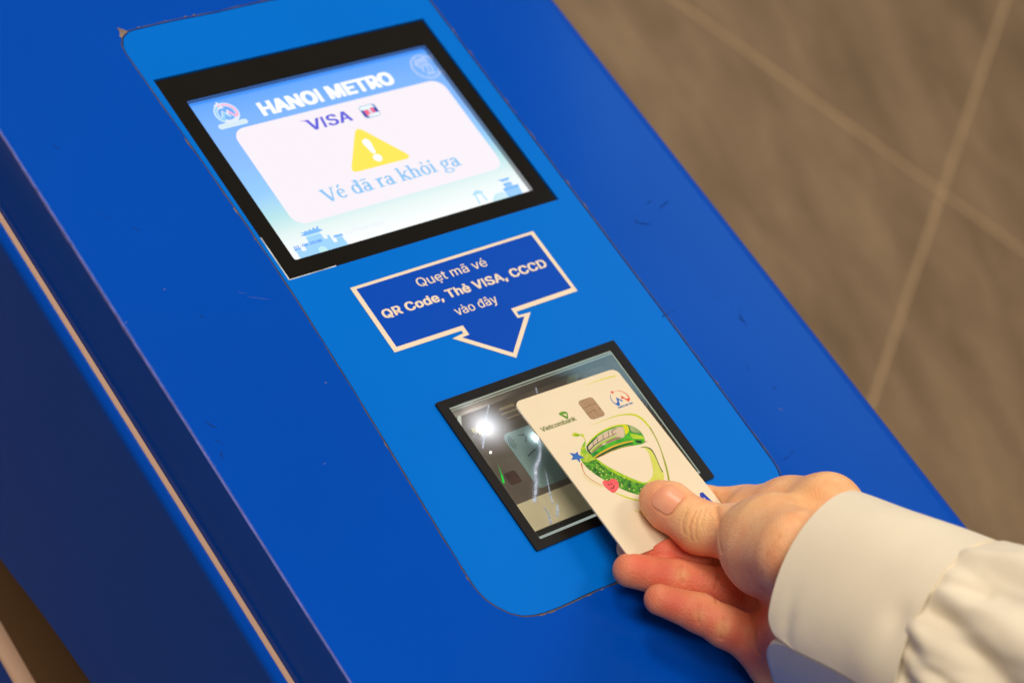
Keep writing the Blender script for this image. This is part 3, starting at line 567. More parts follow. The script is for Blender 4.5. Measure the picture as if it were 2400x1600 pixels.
# skyline along the bottom edge
e_s1 = E(160, 214, 255); e_s2 = E(126, 188, 255); e_s3 = E(196, 240, 244); e_s4 = E(84, 150, 250)
yb = 124.6
def SC(P): return [(X(x), max(Yv(y), yb)) for x, y in P]
Geo().sheet([SC([(-59, 128), (-58.9, 131.2), (-56.3, 131.2), (-55.6, 130.2), (-53.9, 130.3), (-53.6, 133.6), (-50.9, 133.7), (-50.4, 136.6), (-43.0, 136.6), (-42.7, 133.2), (-41.2, 132.9), (-40.5, 134.9), (-39.6, 134.5), (-39.6, 130.3), (-38, 129.9), (-37.4, 132.2), (-34.3, 132.0), (-33.9, 125)]) + [(X(-59), yb)]], SZ+.06).build('skyline', e_s1, disp)
Geo().sheet([SC([(-52.6, 138.0), (-50.2, 137.2), (-43.4, 137.2), (-40.6, 137.9), (-42.4, 139.0), (-41.6, 140.8), (-43.8, 139.3), (-44.6, 140.5), (-45.6, 139.2), (-46.8, 140.0), (-47.8, 139.1), (-49.0, 139.9), (-49.8, 139.0), (-51.8, 139.9), (-50.4, 138.4)])], SZ+.065).sheet([SC([(-59.4, 132.2), (-59.2, 131.3), (-56.0, 131.3), (-55.8, 132.2)])], SZ+.066).sheet([SC([(-38.3, 132.3), (-38.0, 133.6), (-33.6, 133.4), (-33.5, 132.2)])], SZ+.067).build('skyline_roof', e_s2, disp)
Geo().sheet([circle(X(-46.7), yb+2.2, 2.1, 18)], SZ+.07).sheet([rect(X(-50.2), Yv(136.7), X(-43.2), Yv(137.3))], SZ+.071).build('skyline_light', e_s3, disp)
Geo().sheet([SC([(38.6, 133.4), (40.6, 134.9), (42.4, 135.5), (44.2, 134.7), (45.2, 133.3)])], SZ+.06).sheet([SC([(39.9, 133.4), (40.7, 133.4), (39.9, 128.2), (39.0, 128.2)])], SZ+.061).sheet([SC([(43.2, 133.3), (44.0, 133.3), (44.6, 128.6), (43.6, 128.6)])], SZ+.062).build('pavilion', E(178, 226, 250), disp)
Geo().sheet([SC([(46.2, 126), (47.4, 128.9), (50.2, 130.9), (54.8, 131.0), (57.0, 126)])], SZ+.058).build('hill', E(206, 238, 248), disp)
Geo().sheet([SC([(55.6, 127), (55.8, 132.0), (57.4, 132.6), (57.6, 135.0), (61.6, 135.0), (61.9, 132.4), (64.6, 132.0), (63.8, 127)])], SZ+.062).build('pagoda', E(154, 206, 255), disp)
Geo().sheet([SC([(56.2, 137.8), (57.9, 136.0), (61.8, 136.0), (63.0, 137.9), (61.6, 137.3), (58.4, 137.3)])], SZ+.07).sheet([SC([(57.1, 134.4), (57.5, 133.6), (62.0, 133.6), (62.4, 134.4)])], SZ+.071).sheet([SC([(55.4, 132.3), (55.9, 130.9), (64.3, 130.9), (64.9, 132.6)])], SZ+.072).build('pagoda_roof', e_s2, disp)
lettering('clock_lettering', '02-04 20:08', X(-59.0), X(-44.4), Yv(132.2), 1.5, SZ+.12, e_s4, disp, bold=.25)
lettering('code_lettering', '(1774057021)', X(-31.1), X(-11.6), Yv(131.9), 2.0, SZ+.10, E(226, 228, 240), disp, track=50)

# ------------------------------------------------------------------ arrow sign
OUT = [(-51.05, 102.95), (50.1, 103.2), (50.3, 67.4), (15.0, 67.2), (14.8, 65.2), (21.3, 64.8), (0.0, 46.2), (-22.0, 64.7), (-15.6, 65.4), (-15.6, 66.9), (-51.0, 67.1)]
INN = [(-48.7, 101.5), (48.0, 101.8), (48.4, 69.7), (13.5, 69.4), (13.4, 64.1), (17.1, 63.8), (0.2, 48.9), (-17.4, 63.7), (-13.4, 63.9), (-13.4, 69.1), (-48.6, 69.3)]
sign = Geo().sheet([OUT[::-1]], 0.0).build('direction_sign', sign_white, gate)
Geo().sheet([INN[::-1]], 0.03).build('sign_field', sign_blue, sign)
lettering('sign_lettering', 'Quẹt mã vé', -20.6, 17.4, 93.2, 4.5, 0.06, sign_white, sign, bold=.14)
lettering('sign_lettering', 'QR Code, Thẻ VISA, CCCD', -45.2, 44.9, 83.7, 4.25, 0.06, sign_white, sign, bold=0.55, boldy=.25, track=5)
lettering('sign_lettering', 'vào đây', -12.6, 10.2, 74.3, 4.4, 0.06, sign_white, sign, bold=.14)

# ------------------------------------------------------------------ card reader
HW, HH = 49.42, 38.38
WX, WY = 44.9, 34.3
rf = Geo()
rf.solid([rrect(-HW, -HH, HW, HH, .8, 3), rect(-WX, -WY, WX, WY)], -1.0, 0.9)
frame = rf.build('card_reader', black_matt, gate)
md = frame.modifiers.new('bevel', 'BEVEL'); md.width = 0.0004; md.segments = 2; md.limit_method = 'ANGLE'
# well below the glass
well_mat = mat('well', lin(128, 114, 100), 0.55, 0.4, var=0.15, vscale=60)
DZ = -14.0
g = Geo(); a = [(-WX, -WY), (WX, -WY), (WX, WY), (-WX, WY)]
g.add([(x, y, 0.2) for x, y in a]+[(x, y, DZ) for x, y in a], [(0, 1, 5, 4), (1, 2, 6, 5), (2, 3, 7, 6), (3, 0, 4, 7), (4, 5, 6, 7)])
well = g.build('reader_well', well_mat, frame)
edge_mat = emit('lit_glass_edge', lin(206, 216, 196), 0.75, 0.2)  # LED light in the glass edges, painted as emission
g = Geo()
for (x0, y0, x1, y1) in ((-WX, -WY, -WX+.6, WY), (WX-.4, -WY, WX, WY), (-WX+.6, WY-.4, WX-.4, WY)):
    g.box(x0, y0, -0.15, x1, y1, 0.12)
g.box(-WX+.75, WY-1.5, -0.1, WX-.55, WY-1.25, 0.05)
g.build('glass_edge_painted_light', edge_mat, frame)
g = Geo().box(-WX+.75, -WY, -1.6, WX-.55, -WY+1.5, 0.02); g.build('glass_edge_painted_light', emit('lit_glass_edge_wide', lin(200, 212, 206), 0.62, .2), frame)
def glass_material():
    m = bpy.data.materials.new('reader_glass'); m.use_nodes = True
    nt = m.node_tree; nt.nodes.remove(nt.nodes['Principled BSDF'])
    out = nt.nodes['Material Output']
    tr = nt.nodes.new('ShaderNodeBsdfTransparent'); tr.inputs[0].default_value = (0.93, 0.95, 0.93, 1)
    gl = nt.nodes.new('ShaderNodeBsdfGlossy'); gl.inputs['Roughness'].default_value = 0.03
    fr = nt.nodes.new('ShaderNodeFresnel'); fr.inputs['IOR'].default_value = 1.9
    mx = nt.nodes.new('ShaderNodeMixShader')
    nt.links.new(fr.outputs[0], mx.inputs[0]); nt.links.new(tr.outputs[0], mx.inputs[1]); nt.links.new(gl.outputs[0], mx.inputs[2])
    nt.links.new(mx.outputs[0], out.inputs[0]); return m
Geo().sheet([rect(-WX, -WY, WX, WY)], 0.16).build('glass', glass_material(), frame)
RZ_ = -10.0
board_mat = mat('reader_board', lin(116, 104, 94), 0.45, 0.5, var=0.2, vscale=80)
Geo().box(-WX+.1, -WY+8.2, DZ, WX-.1, WY-.1, RZ_-.3).build('reader_board', board_mat, frame)
Geo().box(-37.2, -26.2, RZ_-.3, WX-.2, -12.4, RZ_+.3).build('reader_block', mat('reader_block', lin(255, 236, 200), 0.5, 0.4, var=0.15, vscale=40), frame)
Geo().box(-WX+.4, -33.6, RZ_-2, WX-.4, -26.4, RZ_).build('reader_sill', mat('reader_sill', lin(24, 22, 20), 0.5, 0.3), frame)
pale = mat('card_reflection', lin(190, 220, 222), 0.3, 0.5, color2=lin(120, 150, 150), vscale=18)
Geo().sheet([rrect(-22.6, -9.4, 22, 19.4, [2, 3, 2, 2], 5)], RZ_).build('card_reflection', pale, frame)  # the card's reflection in the glass, painted as a pale sheet
dk = mat('reflection_print', lin(62, 86, 92), 0.4)
g = Geo()
for i, r_ in enumerate((1.6, 2.6, 3.6)):
    g.sheet([ribbon(circle(-18.0, 14.2, r_, 10, None, 110, 250), .4)], RZ_+.03+.002*i)
g.sheet([ribbon([(-15.5, 16.5), (-12.8, 16.2), (-12.4, 14.6), (-14.2, 12.6)], .4)], RZ_+.04)
g.sheet([ribbon([(-17.5, 6.2), (-12.0, 8.0)], .6)], RZ_+.04)
g.build('reflected_contactless_symbol', dk, frame)  # symbol that belongs to the painted card reflection
g = Geo().sheet([rrect(-33.2, -3.4, -27.2, 2.8, 1)], RZ_-.2); g.build('reader_chip', mat('reader_chip', lin(84, 52, 46), 0.5, var=.4, vscale=300), frame)
g = Geo()
for y0, y1 in ((30.2, 32.0), (27.6, 29.2), (25.2, 26.6)):
    g.sheet([[p for p in circle(-11.5, 28.8, 4.6, 40) if y0 <= p[1] <= y1] or rect(-1, -1, 0, 0)], RZ_-.2)
g.build('striped_circle', mat('striped_circle', lin(176, 156, 128), 0.5), frame)  # beige stripes clipped to a circle
g = Geo().box(-34.2, 24.4, RZ_-.2, -32.6, 27.0, RZ_+.5).box(-32.2, 22.6, RZ_-.2, -30.8, 24.2, RZ_+.5); g.build('terminal', mat('terminal', lin(190, 178, 120), .4), frame)
def lamp_ball(name, x, y, z, r, color, s):
    bm = bmesh.new(); bmesh.ops.create_icosphere(bm, subdivisions=3, radius=r*MM)
    me = bpy.data.meshes.new(name); bm.to_mesh(me); bm.free()
    me.materials.append(emit(name+'_light', color, s)); o = bpy.data.objects.new(name, me); COL.objects.link(o)
    o.parent = frame; o.location = (x*MM, y*MM, z*MM); return o
lamp_ball('led', -27.7, 25.2, RZ_, 2.1, (0.86, 0.92, 1, 1), 90)
lamp_ball('led', -8.6, 12.9, RZ_, 1.1, (0.92, 0.96, 1, 1), 60)
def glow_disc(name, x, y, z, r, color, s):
    # an LED's halo painted as an emissive disc, brightest at its middle
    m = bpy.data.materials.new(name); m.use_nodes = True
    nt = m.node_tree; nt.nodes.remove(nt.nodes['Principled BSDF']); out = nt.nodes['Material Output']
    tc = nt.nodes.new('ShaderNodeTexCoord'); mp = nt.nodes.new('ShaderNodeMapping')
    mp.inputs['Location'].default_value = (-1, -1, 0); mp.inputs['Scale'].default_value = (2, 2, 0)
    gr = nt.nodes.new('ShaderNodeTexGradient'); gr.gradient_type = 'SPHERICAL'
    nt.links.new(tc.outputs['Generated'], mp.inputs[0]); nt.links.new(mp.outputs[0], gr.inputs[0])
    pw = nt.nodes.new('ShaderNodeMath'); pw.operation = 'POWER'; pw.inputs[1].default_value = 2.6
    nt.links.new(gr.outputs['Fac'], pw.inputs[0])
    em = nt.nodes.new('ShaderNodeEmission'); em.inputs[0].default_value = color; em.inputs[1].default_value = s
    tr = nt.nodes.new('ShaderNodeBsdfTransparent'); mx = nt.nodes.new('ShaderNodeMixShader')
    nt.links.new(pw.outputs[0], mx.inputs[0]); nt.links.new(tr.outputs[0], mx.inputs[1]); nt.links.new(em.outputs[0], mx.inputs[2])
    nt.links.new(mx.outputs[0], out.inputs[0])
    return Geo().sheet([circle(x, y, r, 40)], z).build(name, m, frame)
glow_disc('painted_led_halo', -27.7, 25.0, RZ_+2.2, 17.0, (0.88, 0.90, 1, 1), 1.6)
glow_disc('painted_led_halo', -8.6, 12.9, RZ_+1.3, 6.0, (0.90, 0.95, 1, 1), 1.3)
lamp_ball('led', -32.3, 13.8, RZ_, .4, (1, .97, .85, 1), 6)
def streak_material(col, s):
    m = bpy.data.materials.new('painted_glint'); m.use_nodes = True
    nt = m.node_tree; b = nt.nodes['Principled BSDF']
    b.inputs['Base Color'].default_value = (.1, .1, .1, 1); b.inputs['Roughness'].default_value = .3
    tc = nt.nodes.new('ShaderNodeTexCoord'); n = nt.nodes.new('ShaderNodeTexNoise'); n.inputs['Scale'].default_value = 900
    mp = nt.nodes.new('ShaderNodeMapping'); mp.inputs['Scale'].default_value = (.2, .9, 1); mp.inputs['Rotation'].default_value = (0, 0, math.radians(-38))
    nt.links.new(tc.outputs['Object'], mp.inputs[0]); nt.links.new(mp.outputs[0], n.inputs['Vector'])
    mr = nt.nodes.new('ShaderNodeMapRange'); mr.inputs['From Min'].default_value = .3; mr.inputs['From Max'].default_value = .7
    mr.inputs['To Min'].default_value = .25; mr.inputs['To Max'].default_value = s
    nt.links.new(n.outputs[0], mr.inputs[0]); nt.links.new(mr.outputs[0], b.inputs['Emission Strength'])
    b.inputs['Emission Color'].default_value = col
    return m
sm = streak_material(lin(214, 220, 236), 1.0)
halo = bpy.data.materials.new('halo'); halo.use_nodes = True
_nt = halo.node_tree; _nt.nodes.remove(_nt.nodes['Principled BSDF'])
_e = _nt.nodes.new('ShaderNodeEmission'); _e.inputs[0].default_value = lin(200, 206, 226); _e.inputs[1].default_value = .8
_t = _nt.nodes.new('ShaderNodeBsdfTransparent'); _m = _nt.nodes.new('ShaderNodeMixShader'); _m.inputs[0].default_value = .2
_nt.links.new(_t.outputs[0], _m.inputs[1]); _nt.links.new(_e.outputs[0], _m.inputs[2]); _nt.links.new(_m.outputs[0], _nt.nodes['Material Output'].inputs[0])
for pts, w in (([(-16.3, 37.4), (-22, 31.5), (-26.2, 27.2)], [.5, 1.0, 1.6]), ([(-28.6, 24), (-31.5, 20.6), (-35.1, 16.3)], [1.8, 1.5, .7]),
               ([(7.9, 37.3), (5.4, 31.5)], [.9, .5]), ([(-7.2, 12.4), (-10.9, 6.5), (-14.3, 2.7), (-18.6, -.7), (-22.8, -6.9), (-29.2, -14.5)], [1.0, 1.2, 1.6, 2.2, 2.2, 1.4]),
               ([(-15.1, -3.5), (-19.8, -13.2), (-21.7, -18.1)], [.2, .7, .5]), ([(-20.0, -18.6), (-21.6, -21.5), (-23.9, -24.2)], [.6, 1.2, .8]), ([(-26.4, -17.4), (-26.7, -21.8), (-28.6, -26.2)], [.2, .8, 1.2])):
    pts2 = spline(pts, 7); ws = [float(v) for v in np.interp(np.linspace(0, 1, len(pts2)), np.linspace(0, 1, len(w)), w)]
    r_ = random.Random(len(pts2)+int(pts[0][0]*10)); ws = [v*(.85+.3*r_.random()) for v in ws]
    Geo().sheet([ribbon(pts2, [v*.62 for v in ws])], RZ_+.9).build('painted_glint', sm, frame)  # LED reflection streaks painted as emissive ribbons
    Geo().sheet([ribbon(pts2, [v*1.5 for v in ws])], RZ_+.8).build('painted_glint_halo', halo, frame)  # soft glow beside each streak, painted as a wider faint ribbon
Geo().sheet([ribbon(spline([(-33.0, 7.6), (-34.0, 4.2), (-35.0, 1.4), (-36.2, -1.6)], 5), [.08]*4+[.3]*5+[.8]*4+[1.0, .8, .4])], RZ_+.5).build('green_led', emit('green_light', lin(0, 225, 60), 1.0), frame)
Geo().sheet([[(35.1, 37.1), (31.5, 38.4), (22.1, 31.6), (27.7, 30.9)]], RZ_+.1).build('painted_glint', mat('wedge_reflection', lin(130, 136, 108), .3), frame)  # diffuse reflection painted as a flat pale wedge
Geo().sheet([[(-33.7, 37.5), (-32.2, 37.3), (-37.0, 29.3), (-37.6, 31.9)]], RZ_+.1).build('painted_glint', emit('painted_light_edge', lin(226, 230, 212), .8), frame)  # bright edge at the corner, painted as a glowing sliver

# ------------------------------------------------------------------ payment card
HAND = {
 'thumb': [((-2.1, -46.5, 23.2), 7.6), ((-0.7, -51.2, 24.7), 9.6), ((1.4, -67.3, 30.4), 10.3), ((8.2, -79.5, 39.8), 11.5), ((6.7, -92.4, 51.4), 19.5), ((-3.3, -107.0, 71.9), 17.0)],
 'index': [((3.2, -39.3, 5.4), 6.8), ((14.7, -42.8, 5.6), 7.8), ((30.8, -50.3, 5.7), 8.4), ((37.7, -65.0, 18.0), 10.5)],
 'middle': [((-15.3, -56.2, 8.5), 6.6), ((-6.8, -63.4, 11.5), 7.8), ((6.7, -75.3, 13.0), 8.6), ((32.4, -86.9, 11.0), 10.0)],
 'ring': [((-26.8, -65.7, 13.5), 6.9), ((-10.8, -78.1, 15.0), 8.0), ((3.4, -89.9, 17.0), 8.6), ((21.1, -100.6, 15.0), 10.0)],
 'pinky': [((-27.5, -83.6, 19.0), 6.2), ((-16.7, -96.1, 21.0), 7.5), ((-11.1, -105.7, 22.0), 8.0), ((0.2, -118.6, 21.0), 10.0)],
 'wrist_r': [((10.7, -116.4, 78.0), 15.0)],
 'wrist_u': [((-2.3, -131.0, 57.9), 16.0)],
 'fore_r': [((11.3, -153.1, 104.2), 17.0)],
 'fore_u': [((-1.7, -167.6, 84.1), 19.0)],
 'dorsal': [((31.2, -70.1, 27.3), 11.5), ((32.1, -81.0, 44.5), 13.5), ((32.8, -92.3, 61.4), 14.0), ((13.5, -135.9, 84.8), 15.0)],
 'pads': [((19.7, -105.4, 10.7), 15.0), ((10.8, -118.4, 13.5), 14.0), ((4.2, -128.1, 17.0), 12.0)],
 'thk': 3,
}
CARD_T = np.array([3.819999933242798, -20.540000915527344, 12.5], np.float32)
CARD_R = np.array([[0.9983100295066833, 0.0451200008392334, -0.036740001291036606], [-0.041430000215768814, 0.9945600032806396, 0.09557999670505524], [0.04084999859333038, -0.09390000253915787, 0.9947400093078613]], np.float32)
CUFF_C, CUFF_A, CUFF_U, CUFF_W = [np.array(v) for v in ([0.6878, -122.7951, 69.627], [0.053, -0.8244, 0.5635], [0.4648, 0.5198, 0.7168], [-0.8838, 0.2239, 0.4107])]
CREASES = [([(-5.43, -61.39, 37.29), (-7.97, -63.53, 35.26), (-9.01, -65.68, 33.71), (-9.25, -67.9, 33.11)], 0.55, 0.34), ([(-3.67, -63.63, 39.5), (-6.73, -65.68, 37.64), (-8.1, -67.59, 35.94), (-8.47, -71.4, 33.14)], 0.55, 0.4), ([(-1.55, -63.9, 40.65), (-4.99, -66.29, 39.49), (-6.73, -68.59, 37.91), (-7.58, -72.46, 34.82)], 0.5, 0.34), ([(0.07, -64.71, 41.55), (-3.49, -67.4, 40.89), (-5.51, -70.05, 39.32)], 0.5, 0.2), ([(-4.13, -60.41, 37.78), (-7.66, -61.42, 34.68), (-9.27, -63.46, 31.97)], 0.5, 0.2), ([(3.47, -66.34, 43.27), (-1.96, -73.07, 45.55), (-8.22, -79.3, 47.73), (-12.03, -85.18, 48.16)], 1.1, 0.5), ([(-11.29, -75.82, 23.34), (-14.26, -78.87, 22.94), (-14.96, -82.07, 21.41)], 0.55, 0.5), ([(-13.18, -75.84, 23.16), (-15.77, -78.73, 22.31)], 0.6, 0.3), ([(-1.31, -86.45, 25.05), (-4.65, -90.11, 23.12), (-13.33, -97.45, 28.87)], 0.6, 0.5), ([(-20.11, -95.22, 28.39), (-22.14, -97.77, 26.84), (-22.79, -100.31, 24.38)], 0.55, 0.5), ([(-14.99, -104.38, 29.74), (-17.28, -107.41, 27.76), (-18.42, -109.79, 24.01)], 0.6, 0.5), ([(-14.52, -105.59, 29.95), (-16.81, -108.5, 27.8), (-17.77, -110.47, 24.66)], 0.6, 0.3), ([(6.92, -101.62, 25.17), (-3.8, -109.55, 30.51), (-9.8, -116.74, 31.98), (-10.85, -122.97, 28.78)], 1.2, 0.7), ([(-14.7, -101.07, 83.04), (-19.66, -104.31, 75.69), (-19.62, -107.05, 67.04)], 0.7, 0.25)]
BLUSH = [((-9.1, -50.5, 30.4), 9.5, 0.52), ((-9.9, -57.6, 25.1), 9.5, 0.47), ((-31.7, -64.1, 18.1), 10.8, 0.71), ((-25.5, -68.2, 20.6), 12.2, 0.95), ((-20.6, -74.2, 21.1), 13.5, 0.95), ((-13.5, -80.1, 23.0), 12.2, 0.81), ((-9.3, -85.1, 22.5), 12.2, 0.85), ((-5.1, -91.7, 21.7), 13.5, 0.85), ((1.4, -95.8, 23.9), 16.2, 0.85), ((-32.6, -82.6, 22.3), 10.8, 0.76), ((-27.7, -89.6, 24.7), 12.2, 0.95), ((-23.3, -98.2, 25.5), 12.2, 0.9), ((-19.2, -104.8, 26.2), 12.2, 0.85), ((-14.2, -113.1, 26.4), 13.5, 0.9), ((-11.2, -120.8, 24.1), 13.5, 0.85), ((-12.5, -63.4, 17.8), 12.2, 0.95), ((-7.2, -68.8, 18.7), 12.2, 0.95), ((-0.4, -75.9, 19.7), 12.2, 0.76), ((-6.3, -113.6, 35.8), 16.2, 0.81), ((-12.0, -124.2, 35.6), 16.2, 0.85), ((-15.6, -103.7, 56.9), 16.2, 0.38), ((-19.0, -113.3, 73.4), 13.5, 0.33), ((-5.8, -73.9, 25.2), 9.5, 0.57), ((-2.3, -81.3, 31.4), 10.8, 0.47)]
PALE = [((-6.5, -63.7, 37.3), 5.5, 0.6), ((-8.2, -69.8, 35.3), 5.5, 0.55), ((-4.9, -69.8, 40.0), 5.5, 0.5), ((-13.8, -79.2, 23.1), 2.5, 0.5), ((-17.3, -107.4, 27.8), 3, 0.5), ((-22.1, -98.5, 26.6), 2.5, 0.4), ((-0.9, -79.0, 66.2), 12, 0.3), ((20.1, -83.2, 67.0), 14, 0.35), ((-11.1, -91.4, 74.4), 10, 0.3)]
NAIL = ([-6.04, -51.14, 33.77], [0.158, -0.934, 0.322], [-0.504, 0.249, 0.827], 10.8, 11.4, .14)

card = empty('payment_card', 'cream bank card with green train artwork held over the reader glass', 'bank card')
cm = np.array(CARD_R, float); ct = np.array(CARD_T, float)*MM
card.matrix_world = Matrix(((cm[0][0], cm[0][1], cm[0][2], ct[0]), (cm[1][0], cm[1][1], cm[1][2], ct[1]), (cm[2][0], cm[2][1], cm[2][2], ct[2]), (0, 0, 0, 1)))
card_mat = mat('card_plastic', lin(232, 217, 190), 0.34, 0.4, var=0.02, vscale=60, bump=0.01, bscale=2000)
cb = Geo().solid([rrect(-26.99, -42.8, 26.99, 42.8, 3.2, 6)], -0.40, 0.40).build('card_body', card_mat, card)
md = cb.modifiers.new('bevel', 'BEVEL'); md.width = 0.00015; md.segments = 2; md.limit_method = 'ANGLE'; md.angle_limit = math.radians(50)
ink = lambda r, g_, b, var=0.06, vs=300, c2=None: mat('ink_%d_%d_%d' % (r, g_, b), lin(r, g_, b), 0.38, 0.4, var=var, vscale=vs, color2=c2)
CT = 0.42
i_olive = ink(92, 108, 36); i_lime = ink(196, 206, 20); i_lime2 = ink(214, 214, 96)
# bank mark and name
lo = spline([(-12.0, 30.3), (-11.0, 31.0), (-9.4, 31.0), (-8.2, 30.3), (-8.1, 29.4), (-9.0, 27.6), (-9.9, 26.8), (-10.4, 27.4), (-11.2, 28.9)], 4, True)
li = [(-10.6, 29.75), (-8.7, 29.5), (-9.35, 28.0)]
Geo().sheet([lo, li], CT+.02).build('bank_mark', ink(120, 176, 26, c2=lin(62, 112, 40), vs=260), card)
lettering('bank_lettering', 'Vietcombank', -24.2, -6.3, 24.9, 2.3, CT+.02, i_olive, card, bold=.2)
# chip
chip_m = mat('chip_metal', lin(190, 152, 118), 0.34, 0.5, metal=0.35, var=0.14, vscale=500, stretch=(1, .12, 1))
chip = Geo().solid([rrect(-.2, 22.6, 7.3, 33.2, 1.5, 5)], CT-.1, CT+.04).build('chip', chip_m, card)
cl = mat('chip_line', lin(92, 60, 48), 0.6)
g = Geo()
for L_ in ([(-.2, 29.4), (1.6, 29.2), (3.0, 29.5), (4.3, 29.65), (5.4, 29.35), (7.2, 29.45)], [(-.2, 26.3), (1.6, 26.25), (2.8, 26.6), (4.0, 26.75), (5.1, 26.4)], [(6.0, 26.6), (7.2, 26.25)]):
    g.sheet([ribbon(spline(L_, 4), .17)], CT+.06)
for xx in (1.9, 3.6, 5.4): g.sheet([rect(xx-.05, 22.9, xx+.05, 26.1)], CT+.05).sheet([rect(xx-.05, 29.9, xx+.05, 32.9)], CT+.05)
g.sheet([ribbon(rrect(-.2, 22.6, 7.3, 33.2, 1.5, 5)+[(7.3, 31.7)], .14)], CT+.055)
g.build('chip_contact_line', cl, chip)
metro_emblem(18.85, 28.0, 4.2, CT+.02, ink(48, 104, 190), ink(222, 62, 44), card)
lettering('emblem_lettering', 'HANOI METRO', 14.9, 22.9, 23.5, .85, CT+.02, ink(58, 100, 180), card, bold=.16)
# swooshes
def swoosh(pts, ws, m, z, name='swoosh', nn=6):
    q = spline(pts, nn); w = [float(v) for v in np.interp(np.linspace(0, 1, len(q)), np.linspace(0, 1, len(ws)), ws)]
    return Geo().sheet([ribbon(q, w)], z).build(name, m, card)
swoosh([(7.7, 39.5), (13.4, 39.7), (19.2, 39.6), (24.7, 39.1)], [.06, .35, .7, .75], i_lime2, CT+.02)
swoosh([(-2.7, 20.2), (5.8, 20.5), (12.1, 20.45), (16.9, 19.35), (19.8, 17.8), (21.5, 14.6), (21.9, 9.9)], [.05, .25, .5, .8, 1.15, 1.1, .75], i_lime, CT+.02)
swoosh([(21.9, 9.9), (20.9, 3.9), (19.0, -2.4), (16.4, -9.0), (13.9, -14.3), (12.4, -17.0)], [.75, .5, .45, .8, .85, .8], ink(150, 160, 40), CT+.025)
swoosh([(-17.9, 5.0), (-19.2, 2.1), (-19.7, -.9), (-18.5, -4.7), (-16.2, -8.2)], [.7, .35, .3, .35, .2], ink(196, 122, 60), CT+.02)
swoosh([(-20.3, 0.5), (-20.6, -2.2), (-19.4, -5.4), (-16.6, -9.0)], [.1, .3, .35, .3], ink(220, 206, 110), CT+.015)
swoosh([(-13.3, -13.0), (-10.9, -16.0), (-8.2, -18.7), (-3.0, -22.4), (2, -24.6)], [.3, .75, .8, .8, .7], i_lime, CT+.02)
swoosh([(-11.4, -23.4), (-9.1, -25.6), (-6.6, -28.6), (-3.5, -31)], [.05, .45, .9, .8], i_lime, CT+.02)
# the ring: train, vine and grass
grass_m = mat('ink_grass', lin(96, 176, 24), 0.4, 0.4, color2=lin(14, 66, 26), vscale=650)
gp_o = [(-17.1, 6.7), (-17.2, 4.4), (-16.9, 1.4), (-15.4, -2.7), (-13.3, -6.8), (-10.6, -11.2), (-7.3, -15.3), (-4.4, -17.9), (-2.2, -19.6), (0.8, -19.8), (6.1, -18.0)]
gp_i = [(6.2, -15.5), (3.1, -14.4), (-.1, -12.0), (-3.7, -8.2), (-6.8, -3.7), (-8.8, .1), (-10.3, 4.5), (-13.4, 5.6)]
Geo().sheet([spline(gp_o, 4)+spline(gp_i, 4)], CT+.02).build('grass_band', grass_m, card)
swoosh([(-10.6, 4.4), (-9.2, .2), (-7.2, -3.7), (-4.1, -8.2), (-.5, -12.2), (2.8, -14.9), (6, -16.2)], [.6, 1.2, 1.7, 1.6, 1.1, .8, .6], mat('ink_lime_grass', lin(190, 206, 18), .4, .4, color2=lin(110, 180, 24), vscale=500), CT+.03, 'lime_edge')
vine = spline([(-9.5, 14.2), (-12.8, 12.1), (-15.5, 9.1), (-17.0, 6.6), (-16.5, 4.9), (-13.4, 4.5), (-10.3, 4.5), (-11.2, 6.8), (-11.9, 9.4), (-11.3, 11.5), (-9.9, 13.2)], 3, True)
Geo().sheet([vine], CT+.026).build('vine', mat('ink_vine', lin(188, 200, 40), .4, .4, color2=lin(98, 176, 30), vscale=480), card)
tb = spline([(-10.7, 11.6), (-7.2, 13.4), (-2.2, 15.2), (3.5, 16.1), (8.7, 16.1), (12.7, 15.1), (15.3, 12.7), (16.6, 9.7), (16.3, 6.7), (15.3, 4.6), (13.8, 3.7), (9.8, 4.3), (5.2, 5.1), (-1.5, 5.3), (-6.7, 5.1), (-10.4, 4.8), (-11.4, 5.8), (-11.4, 8.8)], 4, True)
Geo().sheet([tb], CT+.034).build('train_body', mat('ink_train', lin(84, 190, 20), .38, .4, color2=lin(20, 122, 40), vscale=260), card)
swoosh([(-10.3, 12.0), (-7.2, 13.5), (-2.2, 15.3), (3.5, 16.2), (8.9, 16.0), (12.4, 15.0)], [.3, .45, .5, .55, .7, .8], ink(206, 206, 30), CT+.044, 'train_roof')
win = spline([(-10.2, 11.5), (-6.8, 12.9), (-3.5, 14.1), (0, 14.8), (3, 15.2), (8.4, 15.2), (10.6, 14.4), (9.9, 12.2), (8.5, 10.2), (7.4, 9.7), (2.1, 9.6), (-4.5, 9.2), (-9.6, 8.1), (-11.2, 7.3), (-11.2, 9.5)], 3, True)
Geo().sheet([win], CT+.04).build('train_window', ink(206, 186, 160), card)
swoosh([(-11.0, 7.4), (-11.2, 9.4), (-10.2, 11.4), (-6.8, 12.8), (-3.4, 14.0)], [.9, .9, .6, .45, .3], ink(40, 74, 36), CT+.046, 'window_frame')
swoosh([(-10.4, 8.6), (-6.5, 9.9), (-1.6, 10.8), (3.2, 11.2), (5.5, 11.5)], [.5, .7, .8, .6, .2], ink(150, 200, 40), CT+.047, 'window_frame')
swoosh([(-10.9, 9.2), (-6.6, 10.9), (-1.6, 11.9), (3.4, 12.3), (6, 12.8)], [.4, .35, .3, .25, .2], ink(52, 60, 44), CT+.048, 'window_frame')
for xx, yy in ((-7.2, 11.2), (-4.2, 12.2), (-.8, 12.9), (2.4, 13.3)):
    swoosh([(xx-.7, yy-.9), (xx, yy+.3), (xx+.9, yy+1.6)], [.25, .32, .15], ink(84, 96, 72), CT+.049, 'window_frame')
